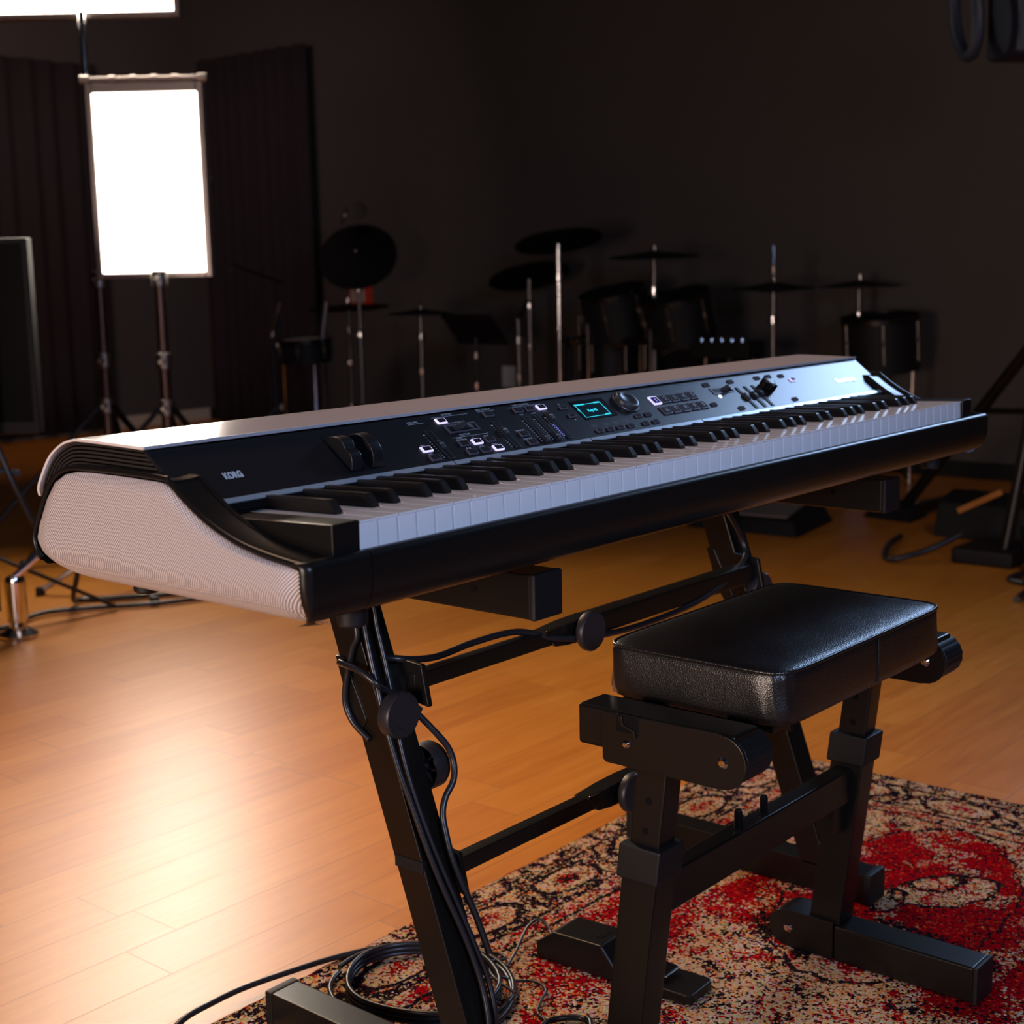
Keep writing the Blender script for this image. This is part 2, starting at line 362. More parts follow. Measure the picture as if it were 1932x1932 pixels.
    def build(s, name, m, parent=None, smooth=35, root=(0, 0, 0)):
        me = bpy.data.meshes.new(name)
        if parent is not None: root = parent['_w']
        rv = Vector(root)
        for v in s.bm.verts: v.co -= rv
        s.bm.to_mesh(me); s.bm.free()
        me.materials.append(M[m] if isinstance(m, str) else m)
        if smooth:
            for p in me.polygons: p.use_smooth = True
            me.set_sharp_from_angle(angle=math.radians(smooth))
        o = bpy.data.objects.new(name, me); COL.objects.link(o)
        if 0 < smooth <= 50: wn = o.modifiers.new('face_normals', 'WEIGHTED_NORMAL'); wn.keep_sharp = True; wn.weight = 80
        o['_w'] = tuple(rv)
        if parent is not None:
            o.parent = parent
        else: o.location = rv
        return o
def catmull(P, k):
    out = []; n = len(P)
    for i in range(n - 1):
        a, b_, c, d = P[max(i - 1, 0)], P[i], P[i + 1], P[min(i + 2, n - 1)]
        for j in range(k):
            t = j / k
            out.append(.5 * ((2 * b_) + (c - a) * t + (2 * a - 5 * b_ + 4 * c - d) * t * t + (3 * b_ - a - 3 * c + d) * t ** 3))
    out.append(P[-1]); return out
def cat2(P, k): return [(v.x, v.y) for v in catmull([Vector((p[0], p[1], 0)) for p in P], k)]
def thing(name, label, cat, loc, group=None):
    o = bpy.data.objects.new(name, None); o.empty_display_size = .05; COL.objects.link(o); o.location = loc; o['_w'] = tuple(loc)
    o['label'] = label; o['category'] = cat
    if group: o['group'] = group
    return o
def tag(o, label, cat, group=None, kind=None):
    o['label'] = label; o['category'] = cat
    if group: o['group'] = group
    if kind: o['kind'] = kind
    return o
def structure(o, label, cat): return tag(o, label, cat, kind='structure')
def dup(o, offset, parent=None):
    c = o.copy(); COL.objects.link(c)
    if parent is not None: c.parent = parent
    c.location = Vector(o.location) + Vector(offset)
    for ch in o.children:
        d = ch.copy(); COL.objects.link(d); d.parent = c
    return c
def textmesh(mb, s, size, origin, u, v, n, align='LEFT', shear=0., bold=0., depth=.0002, sx=1.):
    """flat raised lettering: origin, u = reading direction, v = up of letters, n = outward"""
    cu = bpy.data.curves.new('t', 'FONT'); cu.body = s; cu.size = size; cu.extrude = depth; cu.align_x = align; cu.shear = shear; cu.offset = bold; cu.resolution_u = 3
    ob = bpy.data.objects.new('t', cu); COL.objects.link(ob)
    dg = bpy.context.evaluated_depsgraph_get(); dg.update()
    me = bpy.data.meshes.new_from_object(ob.evaluated_get(dg))
    u = Vector(u) * sx; v = Vector(v); n = Vector(n)
    T = Matrix(((u.x, v.x, n.x, origin[0]), (u.y, v.y, n.y, origin[1]), (u.z, v.z, n.z, origin[2]), (0, 0, 0, 1)))
    me.transform(T); mb.bm.from_mesh(me); bpy.data.meshes.remove(me); bpy.data.objects.remove(ob); bpy.data.curves.remove(cu)

# ------------------------------------------------------------------ the room
WX, WY = 5.3, 6.95
structure(MB().box((-4.5, -4.5, -.10), (WX + .1, WY + .1, 0)).build('floor', 'floor'), 'orange maple plank floor', 'floor')
structure(MB().box((WX, -4.5, 0), (WX + .1, WY + .1, 3.4)).build('wall_right', 'wall'), 'dark wall behind the drum kit', 'wall')
structure(MB().box((-4.5, WY, 0), (WX, WY + .1, 3.4)).build('wall_back', 'wall'), 'dark wall behind the lamp stands', 'wall')
structure(MB().box((-4.6, -4.5, 0), (-4.5, WY + .1, 3.4)).build('wall_left', 'dark'), 'black wall of the studio', 'wall')
structure(MB().box((-4.5, -4.6, 0), (WX + .1, -4.5, 3.4)).build('wall_front', 'dark'), 'black wall behind the camera', 'wall')
structure(MB().box((-4.6, -4.6, 3.4), (WX + .1, WY + .1, 3.5)).build('ceiling', 'ceil'), 'dark ceiling', 'ceiling')
structure(MB().box((-4.5, WY - .012, 0), (WX, WY, .075), .003).build('baseboard_back', 'base'), 'pale baseboard', 'baseboard')
structure(MB().box((WX - .012, -4.5, 0), (WX, WY - .012, .075), .003).build('baseboard_right', 'dark'), 'dark baseboard under drum wall', 'baseboard')
o = thing('wall_outlet', 'white wall socket plate low on the dark wall behind the keyboard', 'wall socket', (WX - .008, 4.32, .36))
MB().box((WX - .007, 4.28, .305), (WX, 4.37, .42), .002).build('cover_plate', 'outlet', o)
for zz in (.335, .385): MB().cyl((WX - .009, 4.325, zz), (WX - .0065, 4.325, zz), .017, n=20).build('socket', 'outlet', o)

# rug: bent up slightly irregular pile edge
mb = MB(); nx, ny = 150, 110; x0, x1, y0, y1 = -.75, 1.592, -1.15, .556
G = []
for i in range(nx + 1):
    rowp = []
    for j in range(ny + 1):
        u, v = i / nx, j / ny; xx, yy = x0 + (x1 - x0) * u, y0 + (y1 - y0) * v
        e = min(i, nx - i, j, ny - j)
        z = .0005 if e == 0 else .010 + .0012 * math.sin(9 * xx) * math.cos(7 * yy)
        if e <= 1:
            xx += random.uniform(-.0022, .0022); yy += random.uniform(-.0022, .0022)
        rowp.append((xx, yy, z))
    G.append(rowp)
rug = mb.grid(G).build('rug', 'rug', smooth=60)
tag(rug, 'distressed red, beige and black oriental rug under the bench', 'rug')

# ------------------------------------------------------------------ stage piano
ZK = .72                      # level of the bottom of the white key fronts
A_ = Vector((0, .141, .749)); U_ = Vector((0, .063, .048)).normalized(); Nn = Vector((0, -U_.z, U_.y))
def pp(x, t, h=0.): return Vector((x, 0, 0)) + A_ + U_ * t + Nn * h
PM = Matrix(((1, U_.x, Nn.x, 0), (0, U_.y, Nn.y, A_.y), (0, U_.z, Nn.z, A_.z), (0, 0, 0, 1)))   # panel frame: x, t, h -> world
def pbox(mb, x0, x1, t0, t1, h0, h1, bev=0., seg=2): return mb.box((x0, t0, h0), (x1, t1, h1), bev, seg, PM)
KB = thing('stage_piano', 'black stage piano with white perforated speaker grille and champagne top cover', 'keyboard', (.611, .19, .66))
W0, W1 = -.074, 1.296

rail_o = [(-.012, .672), (-.020, .683), (-.012, .700), (-.006, .7165), (.005, .7185), (.040, .7225), (.076, .7295), (.113, .743), (.143, .760), (.161, .7725), (.170, .7755), (.234, .7765), (.297, .7755), (.322, .772), (.342, .762), (.358, .744), (.375, .716), (.381, .703), (.378, .690), (.366, .680), (.345, .6745)]
rail = cat2(rail_o, 4)
def lerp_path(P, y):
    for (a, b_), (c, d) in zip(P, P[1:]):
        if min(a, c) <= y <= max(a, c) and abs(c - a) > 1e-9: return b_ + (d - b_) * (y - a) / (c - a)
    return P[0][1]
top_path = [p for p in cat2(rail_o[3:18], 4)]
bodyprof = cat2([(-.006, .7165), (.005, .7185), (.040, .7225), (.076, .7295), (.113, .743), (.143, .760), (.161, .7725), (.170, .7745), (.234, .7755), (.297, .7745), (.322, .771), (.342, .761), (.358, .743), (.375, .716), (.380, .703), (.377, .690), (.365, .680), (.345, .6745)], 3) + [(.02, .6655), (-.002, .670)]
# end cheeks: flat band behind the rim with an inner wall down to the keys
def cheek(xo, sg):
    mb = MB(); mb.prism(bodyprof, 'x', xo + sg * .0365, xo + sg * .0415, 0)
    P = [Vector((0, y, z)) for y, z in rail[9:78]]; G = []
    for p in P:
        G.append([(xo + sg * (.004 + .0330 * k / 6), p.y, p.z - .0006 - .0012 * math.sin(PI * k / 6)) for k in range(7)])
    mb.grid(G); return mb
cheek(W0, 1).build('end_cheek', 'plastic', KB, smooth=50)
cheek(W1, -1).build('end_cheek', 'plastic', KB, smooth=50)
# hull below keys and panel
hull = [(.002, .668), (.002, .716), (.10, .722), (.135, .735), (.15, .748), (.200, .787), (.205, .7935), (.300, .7945), (.330, .787), (.350, .774), (.366, .752), (.372, .735), (.374, .700), (.362, .680), (.34, .672)]
MB().prism(hull, 'x', W0 + .037, W1 - .037, 0).build('case_bottom', 'plastic', KB, smooth=30)
# rims around the grilles
for xo, sg in ((W0, 1), (W1, -1)):
    mb = MB(); mb.tube([(xo + sg * .005, y, z) for y, z in rail[13:76]], .0028, 10, 1); mb.build('grille_rim', 'plastic', KB, smooth=60)
# grilles
def grille(xo, sg):
    fr = [(.0, .6640), (-.0035, .6680), (-.0050, .680), (-.0058, .700), (-.0040, .7125), (.003, .7145), (.040, .7185), (.076, .7255), (.113, .739), (.141, .7555), (.159, .768), (.170, .7715), (.234, .7725)]
    re = [(.30, .6640), (.330, .667), (.350, .672), (.360, .6775), (.371, .6875), (.3765, .701), (.3715, .714), (.355, .741), (.339, .7585), (.320, .768), (.300, .7715), (.27, .7725)]
    fz = lambda P, z: lerp_path([(b_, a_) for a_, b_ in P], z)
    G = []; Z0, Z1 = .6641, .7724
    for k in range(61):
        z = Z0 + (Z1 - Z0) * (.5 - .5 * math.cos(PI * k / 60)); ya, yb = fz(fr, z), fz(re, z); r_ = []
        q = max(0., 1 - (z - Z0) / .036); inw = .034 * (1 - math.sqrt(max(0., 1 - q * q)))
        for j in range(61):
            t = j / 60; y = ya + (yb - ya) * t; e = min(1., min(t, 1 - t) * 14, (Z1 - z) / .012 + .05)
            r_.append((xo + sg * (.0050 - .0055 * math.sin(e * PI / 2) + inw), y, z))
        G.append(r_)
    return MB().grid(G)
o = grille(W0, 1).build('speaker_grille', 'grille', KB, smooth=60); o['label'] = 'white perforated speaker grille'
o = grille(W1, -1).build('speaker_grille', 'grille', KB, smooth=60); o['label'] = 'white perforated speaker grille'
# ribbed ends under the top cover
def offs(d):   # cover profile moved inwards by d
    return [(.2055, .7975 - d), (.300 - d * .05, .7985 - d), (.331 - d * .35, .791 - d * .8), (.351 - d * .7, .778 - d * .6), (.368 - d * .95, .757 - d * .3), (.372 - d, .745)]
for xa, xb in ((-.0625, -.02), (1.2845, 1.242)):
    mb = MB()
    for k in range(6):
        d = .0004 + k * .0037; P = cat2(offs(d), 4); Q = cat2(offs(d + .0021), 4)
        P = [(max(y, .2095 - (d + .0) * 1.32), z) for y, z in P]; Q = [(max(y, .2095 - (d + .0021) * 1.32), z) for y, z in Q]
        P[0] = (.2085 - d * 1.34, P[0][1]); Q[0] = (.2085 - (d + .0021) * 1.34, Q[0][1])
        mb.prism(P + Q[::-1], 'x', xa, xb, 0)
    mb.build('ribbed_end', 'rib', KB, smooth=40)
# top cover: thin bent sheet
prof = cat2([(.2035, .8005), (.25, .8015), (.300, .8020), (.318, .8000), (.335, .7945), (.355, .7820), (.370, .7640), (.3785, .7500), (.3770, .7420)], 5)
pin = [(y - .0040 * max(0, min(1, (y - .30) / .06)), z - .0032 * max(.1, 1 - max(0, y - .30) / .075)) for i, (y, z) in enumerate(prof)]
lid = MB().prism(prof + pin[::-1], 'x', -.0645, 1.2865, .0007, 2).build('top_cover', 'lidm', KB, smooth=40); lid['label'] = 'champagne metallic top cover'
MB().box((-.0645, .2018, .7975), (1.2865, .2042, .8008), .0008).build('cover_edge', 'lidedge', KB)
# panel slab
mb = MB(); mb.prism([(-.0325, 0), (-.0325, .028), (-.0600, .036), (-.0625, .0780), (1.2845, .0780), (1.282, .036), (1.2545, .028), (1.2545, 0)], 'z', -.004, .0, .0004, 1, PM)
mb.build('control_panel', 'panel', KB)
# silver strip in segments along the panel's foot
for a, b_ in ((-.0325, .2765), (.2785, .5125), (.5145, .7495), (.7515, .983), (.985, 1.2545)):
    mb = MB(); mb.prism([(a, .0058), (a, .0), (b_, .0), (b_, .0058)], 'z', -.002, .0012, .0003, 1, PM); mb.build('trim_strip', 'strip', KB)
MB().box((-.028, .139, .742), (1.25, .1415, .749), 0).build('panel_lip', 'slot', KB)
MB().box((-.028, .136, .7355), (1.25, .146, .7385), .001).build('felt_strip', 'felt', KB)

# ---- keys: tilt rises slightly to the front
TK = math.atan(.036)
KM = Matrix.Translation((0, 0, .744)) @ Matrix.Rotation(-TK, 4, 'X')
KEYD = .165; LIP = .0022
names = 'ABCDEFG'
bl_off = {'A': .0005, 'C': -.0018, 'D': .0018, 'F': -.0025, 'G': .0}
blacks = []
for k in range(51):
    nm = names[k % 7]
    if nm in 'ACDFG': blacks.append((k, (k + 1) * .0235 + bl_off[nm]))
BW = .0105
wcache = {}
def white_key(k):
    nm = names[k % 7]; l = [b_ for kk, b_ in blacks if kk == k - 1]; r = [b_ for kk, b_ in blacks if kk == k]
    x0, x1 = .0005, .0230; xl = max(x0, (l[0] + BW / 2 + .0008) - k * .0235) if l else x0; xr = min(x1, (r[0] - BW / 2 - .0008) - k * .0235) if r else x1
    key = (round(xl, 4), round(xr, 4))
    if key not in wcache:
        mb = MB()
        # top slab with cut-outs for the sharps
        if l or r:
            out = [(x0, -.0014), (x1, -.0014), (x1, .0465), (xr, .0465), (xr, KEYD), (xl, KEYD), (xl, .0465), (x0, .0465)]
            out = [p for i, p in enumerate(out) if p != out[i - 1]]
        else: out = [(x0, -.0012), (x1, -.0012), (x1, KEYD), (x0, KEYD)]
        mb.prism(out, 'z', -LIP, 0, .0007, 2, KM)
        mb.box((x0, .0002, -.030), (x1, .046, -LIP + .0002), .0014, 3, KM)
        wcache[key] = mb.build('white_key', 'white', KB); o = wcache[key]
    else: o = wcache[key].copy(); COL.objects.link(o)
    o.location = (k * .0235, 0, 0); return o
for k in range(52): white_key(k)
bk = None
for kk, xb in blacks:
    if bk is None:
        mb = MB(); yb = .0485
        prof_top = [(yb, .0), (yb, .0022), (yb + .0062, .0106), (yb + .0082, .0119), (yb + .012, .0122), (KEYD, .0122), (KEYD, 0)]
        b2 = bmesh.new(); n = len(prof_top); A = []; B = []
        for y, h in prof_top:
            wv = BW / 2 - h / .0122 * .0011
            A.append(b2.verts.new((-wv, y, h))); B.append(b2.verts.new((wv, y, h)))
        b2.faces.new(A); b2.faces.new(B[::-1])
        for i in range(n): b2.faces.new((A[i], B[i], B[(i + 1) % n], A[(i + 1) % n]))
        bmesh.ops.recalc_face_normals(b2, faces=b2.faces)
        bmesh.ops.bevel(b2, geom=[e for e in b2.edges if e.calc_face_angle(0) > .3], offset=.0009, segments=2, affect='EDGES')
        mb._take(b2, KM); mb.box((-BW / 2, yb, -.01), (BW / 2, KEYD, .0002), 0, 1, KM)
        bk = mb.build('black_key', 'blackkey', KB); o = bk
    else: o = bk.copy(); COL.objects.link(o)
    o.location = (xb, 0, 0)
# key blocks at both ends
for a, b_ in ((-.0325, -.0008), (1.2228, 1.2545)):
    MB().prism([(-.003, .712), (-.003, .7455), (.16, .7385), (.16, .712)], 'x', a, b_, .0016, 2).build('key_block', 'plastic', KB)
# front rail: rounded upper edge, centre length and two end caps with corners turned
def railprof(s=0.): return cat2([(-.001, .7185), (-.0045, .7205), (-.010, .7205), (-.0145, .7165), (-.0150, .708), (-.0145, .690), (-.0100, .676), (-.0010, .668), (.012, .6645)], 3) + [(.02, .666), (.02, .7185)]
MB().prism(railprof(), 'x', .0005, 1.2205, 0).build('front_rail', 'plastic', KB, smooth=40)
def capend(xa, xb):   # rounded corner in plan
    G = []; P = railprof()
    P = P[:-2]
    sg = 1 if xb > xa else -1; n = 16; L = abs(xb - xa)
    for i in range(n + 1):
        t = i / n; ang = t * PI / 2; x = xa + sg * (L - .009 + .009 * math.sin(ang)) if i else xa
        x = xa if i == 0 else x
        sh = .009 * (1 - math.cos(ang))
        row = []
        for y, z in P:
            q = max(0., 1 - (z - .664) / .036); inw = .034 * (1 - math.sqrt(max(0., 1 - q * q))) * t
            row.append((x - sg * inw, min(y + sh, .012 - .014 * t), z - (.0015 * (1 - math.cos(ang)) if z > .70 else 0)))
        G.append(row)
    mb = MB().grid(G)
    bmesh.ops.recalc_face_normals(mb.bm, faces=mb.bm.faces); return mb
capend(-.0005, W0 + .001).build('rail_end_cap', 'plastic', KB, smooth=50)
capend(1.2215, W1 - .001).build('rail_end_cap', 'plastic', KB, smooth=50)
for x, y in ((.022, .035), (1.2, .035), (.0, .30), (1.222, .30)):
    MB().lathe([(.0, .0), (.0115, 0), (.0135, .002), (.0145, .022), (0, .022)], (x, y, .645)).build('rubber_foot', 'rubber', KB)

# ---- controls
def button(x, t, lit=None, w=.0155, d=.0085, cap=True):
    mb = MB(); pbox(mb, x - w / 2, x + w / 2, t - d / 2, t + d / 2, -.001, .0018, .0013, 3)
    o = mb.build('button', 'btnlit' if lit else 'btn', KB)
    if lit: o['label'] = 'lit button'
    mb = MB(); pbox(mb, x - w / 2 + .0022, x + w / 2 - .0022, t - d / 2 + .0014, t + d / 2 - .0014, .0012, .0024, .0003)
    mb.build('button_cap', 'btntop', o); return o
for x, t, lit in ((.3115, .0655, 1), (.3895, .0660, 0), (.4415, .0660, 0), (.4622, .0660, 0), (.4832, .0660, 1), (.2565, .0280, 1), (.2575, .0142, 0), (.3147, .0280, 0), (.3356, .0280, 1), (.3567, .0282, 0), (.3155, .0142, 0), (.3363, .0142, 0), (.3577, .0142, 1), (.4155, .0284, 0), (.4167, .0145, 0)):
    button(x, t, lit)
for x, t in ((.5195, .0604), (.5207, .0455), (.5434, .0150), (.5640, .0150), (.5848, .0150), (.6062, .0150), (.6375, .0292), (.6582, .0292), (.6376, .0150), (.6594, .0150), (.8373, .0665), (.8980, .0662), (.9690, .0662), (.9998, .0662), (.8613, .0145), (1.0061, .0150), (.8097, .0285), (1.0330, .0640)):
    button(x, t, w=.0130, d=.0068)
button(1.0516, .0530, 1, w=.0140, d=.0075)
# numbered buttons
for r_, t in ((0, .0505), (1, .0308)):
    for i in range(5):
        x = .6975 + i * .02125 + r_ * .0020; lit = (r_ == 0 and i == 0); num = (i + 1 + r_ * 5) % 10
        mb = MB(); pbox(mb, x - .0088, x + .0088, t - .0075, t + .0075, -.001, .0017, .0010, 3); o = mb.build('number_button', 'btnlit' if lit else 'btn', KB)
        if lit: o['label'] = 'lit number button'
        mb = MB(); pbox(mb, x - .0064, x + .0064, t - .0055, t + .0055, .0012, .0022, .0003); mb.build('button_cap', 'btntop', o)
        mb = MB(); textmesh(mb, str(num), .0085, pp(x, t - .0030, .0023), (1, 0, 0), U_, Nn, 'CENTER', bold=.0002); mb.build('numeral', 'ledv' if lit else 'print2', o, smooth=0)
# sliders
def slider(x, t0, t1, tc, w=.0095):
    mb = MB(); pbox(mb, x - w / 2, x + w / 2, t0, t1, -.001, .0011, .0005); o = mb.build('slider_slot', 'cap', KB)
    mb = MB(); pbox(mb, x - w / 2 + .0018, x + w / 2 - .0018, t0 + .0012, t1 - .0012, .0005, .0013, 0); mb.build('slot_opening', 'slot', o)
    mb = MB(); mb.prism([(tc - .0070, .001), (tc - .0060, .0030), (tc - .0012, .0046), (tc, .0034), (tc + .0012, .0046), (tc + .0060, .0030), (tc + .0070, .001)], 'x', x - .0027, x + .0027, .0005, 2, PM)
    mb.build('slider_cap', 'cap', o)
    mb = MB(); pbox(mb, x - .0027, x + .0027, tc - .0005, tc + .0005, .0032, .0039, 0); mb.build('cap_mark', 'print', o)
slider(.2800, .0095, .0540, .0305); slider(.3890, .0095, .0540, .0370)
slider(.4425, .0105, .0550, .0170); slider(.4625, .0105, .0550, .0170); slider(.4830, .0105, .0550, .0490)
slider(.8970, .0100, .0540, .0330, .0072); slider(.9190, .0100, .0540, .0335, .0072); slider(.9390, .0100, .0540, .0370, .0072)
# horizontal rockers
def rocker(x0, x1, t, xc):
    mb = MB(); pbox(mb, x0, x1, t - .0065, t + .0065, -.001, .0009, .0005); o = mb.build('rocker_slot', 'btn', KB)
    mb = MB(); pbox(mb, x0 + .003, x1 - .003, t - .0045, t + .0035, .0004, .0011, 0); mb.build('slot_opening', 'slot', o)
    mb = MB(); mb.prism([(xc - .016, .001), (xc - .006, .0032), (xc - .002, .0068), (xc, .0055), (xc + .002, .0068), (xc + .006, .0032), (xc + .016, .001)], 'y', t - .0038, t + .0030, .0004, 1, PM @ Matrix(((1, 0, 0, 0), (0, 1, 0, 0), (0, 0, 1, 0), (0, 0, 0, 1))))
    mb.build('rocker_cap', 'cap', o)
rocker(.3085, .3585, .0520, .3345); rocker(.8340, .8840, .0525, .8700)
# pitch and modulation wheels
for x, dip in ((.1470, 1), (.1760, 0)):
    mb = MB(); pbox(mb, x - .0115, x + .0115, .0135, .0650, -.001, .0004, .0004); o = mb.build('wheel_slot', 'slot', KB)
    b2 = bmesh.new(); n = 40; Rr = .0250; c0, h0 = .0385, -.0085; ring = []
    for i in range(n):
        a = 2 * PI * i / n; r = Rr - (.0042 * math.exp(-((a - PI * .56) / .24) ** 2) if dip else 0); ring.append((c0 + r * math.cos(a), h0 + r * math.sin(a)))
    b2.free(); mb = MB(); mb.prism(ring, 'x', x - .0072, x + .0072, .0012, 2, PM); mb.build('wheel', 'panel', o)
# display and dial
mb = MB(); pbox(mb, .5375, .6035, .0355, .0690, -.001, .0005, .0003); scr = mb.build('display', 'screen', KB); scr['label'] = 'black display with cyan frame'
mb = MB(); pbox(mb, .5418, .5915, .0392, .0612, .0004, .00065, 0); mb.build('display_field', 'cyandim', scr, smooth=0)
mb = MB()
for a in ((.5418, .5915, .0608, .0616), (.5418, .5915, .0388, .0395), (.5415, .5422, .0388, .0616), (.5910, .5918, .0388, .0616), (.5405, .5600, .0600, .0622), (.5800, .5915, .0604, .0628), (.5402, .5428, .0500, .0545), (.5905, .5930, .0490, .0520), (.5810, .5900, .0396, .0412)): pbox(mb, *a, .0006, .0009, 0)
textmesh(mb, 'Key:+0', .0062, pp(.5560, .0478, .0009), (1, 0, 0), U_, Nn, 'LEFT', bold=.00015)
mb.build('display_graphics', 'cyan', scr, smooth=0)
dl = MB().lathe([(0, .0), (.0195, 0), (.0195, .0008), (.0188, .0016), (.0165, .0017)], pp(.6405, .0555, 0), Nn, 40); dlo = dl.build('dial_ring', 'cap', KB)
MB().lathe([(.0165, .0005), (.0162, .0055), (.0150, .0066), (.0105, .0066), (.0085, .0052), (.0, .0046)], pp(.6405, .0555, 0), Nn, 40).build('data_dial', 'cap', dlo, smooth=50)
# star-shaped knob
b_ = []
for i in range(48):
    a = 2 * PI * i / 48; r = .0092 + .0034 * max(0, math.cos(6 * a)) ** 2; b_.append((.9670 + r * math.cos(a), .0450 + r * math.sin(a)))
mb = MB(); mb.prism(b_, 'z', 0, .0115, .0008, 1, PM); sk = mb.build('star_knob', 'slot', KB)
mb = MB(); mb.lathe([(0, .0128), (.0060, .0126), (.0066, .0114), (.0066, .008)], pp(.9670, .0450, 0), Nn, 20); mb.build('knob_top', 'cap', sk)
MB().lathe([(0, .0018), (.0022, .0014), (.0028, 0)], pp(.8410, .0410, 0), Nn, 16).build('indicator_light', 'ledw', KB)
# printing
mb = MB(); T = lambda s, x, t, size, al='LEFT', **k: textmesh(mb, s, size, pp(x, t, .0001), (1, 0, 0), U_, Nn, al, depth=.00008, **k)
def line(x0, x1, t, w=.0004): pbox(mb, x0, x1, t, t + w, .0, .0002, 0)
T('VOLUME', .2620, .0678, .0042); line(.2610, .2850, .0662)
T('UNISON', .3200, .0735, .0042); line(.3020, .3600, .0718)
T('KEY TOUCH', .3770, .0735, .0042); line(.3770, .4050, .0718)
T('PART CONTROL', .4400, .0735, .0040); line(.4300, .4860, .0718)
T('RHYTHM', .3200, .0400, .0042); line(.3060, .3640, .0382)
T('SW1', .2530, .0335, .0030); T('SW2', .2535, .0196, .0030)
T('CHORD', .3105, .0362, .0026); T('PROGRESSION', .3080, .0335, .0026); T('KEY', .3325, .0335, .0028); T('SETUP', .3525, .0337, .0028)
T('BASS', .3335, .0222, .0026); T('NOTE', .3335, .0196, .0026); T('TEMPO', .3535, .0197, .0028)
T('TRANSPOSE', .4070, .0340, .0030); T('SNAP SPLIT', .4080, .0200, .0030)
T('SPLIT', .4380, .0580, .0028); T('LAYER', .4585, .0580, .0028); T('DUAL', .4800, .0585, .0028)
# play / stop symbols
mb.prism([(.3125, .0196), (.3125, .0222), (.3145, .0209)], 'z', 0, .0002, 0, 1, PM); pbox(mb, .3170, .3190, .0197, .0219, 0, .0002, 0)
line(.3158, .3162, .0194, .003)
for x, tt, s_ in ((.5175, .0665, 1), (.5210, .0400, -1)): mb.prism([(x - .0016, tt), (x + .0016, tt), (x, tt + .0024 * s_)][::s_], 'z', 0, .0002, 0, 1, PM)
for xs, t0, t1 in ((.2708, .0130, .0480), (.3800, .0130, .0480), (.4335, .0140, .0480), (.4535, .0140, .0480), (.4738, .0140, .0480)):
    for i in range(11):
        t = t0 + (t1 - t0) * i / 10; w_ = .0009 if i < 10 else .0014; pbox(mb, xs - w_, xs + w_, t, t + (.0007 if i < 10 else .0014), 0, .0002, 0)
for i in range(11): pbox(mb, .3180 + i * .0026, .3186 + i * .0026 + (.001 if i in (0, 10) else 0), .0600, .0620, 0, .0002, 0)
mb.build('panel_lettering', 'print', KB, smooth=0)
mb = MB()
for x0 in (.5375, .5590, .5795, .6005):
    for j in range(3): pbox(mb, x0 - j * .0 , x0 + .0115, .0225 + j * .0019, .0228 + j * .0019, 0, .0002, 0)
line(.67, .86, .0718, .0003)
for i in range(5): line(.689 + i * .02125, .7005 + i * .02125, .0600, .0006); line(.691 + i * .02125, .7005 + i * .02125, .0403, .0006)
for xs in (.884, .906, .927):
    for i in range(8): pbox(mb, xs - .0007, xs + .0007, .014 + i * .004, .0146 + i * .004, 0, .0002, 0)
mb.build('panel_markings', 'print2', KB, smooth=0)
mb = MB()
for i in range(8): t = .0165 + i * .0027; pbox(mb, .4759, .4775, t, t + .0013, 0, .0004, .0001, 1)
mb.build('level_leds', 'ledv', KB)
mb = MB(); textmesh(mb, 'KORG', .0108, pp(-.0050, .0300, .0002), (1, 0, 0), U_, Nn, 'LEFT', bold=.0006, depth=.0001, sx=.70); mb.build('brand_lettering', 'logo', KB, smooth=0)
mb = MB(); textmesh(mb, 'Grandstage', .0125, pp(1.1600, .0340, .0003), (1, 0, 0), U_, Nn, 'LEFT', bold=.0003, depth=.0002, shear=.25, sx=1.05); mb.build('model_lettering', 'logolit', KB, smooth=0)
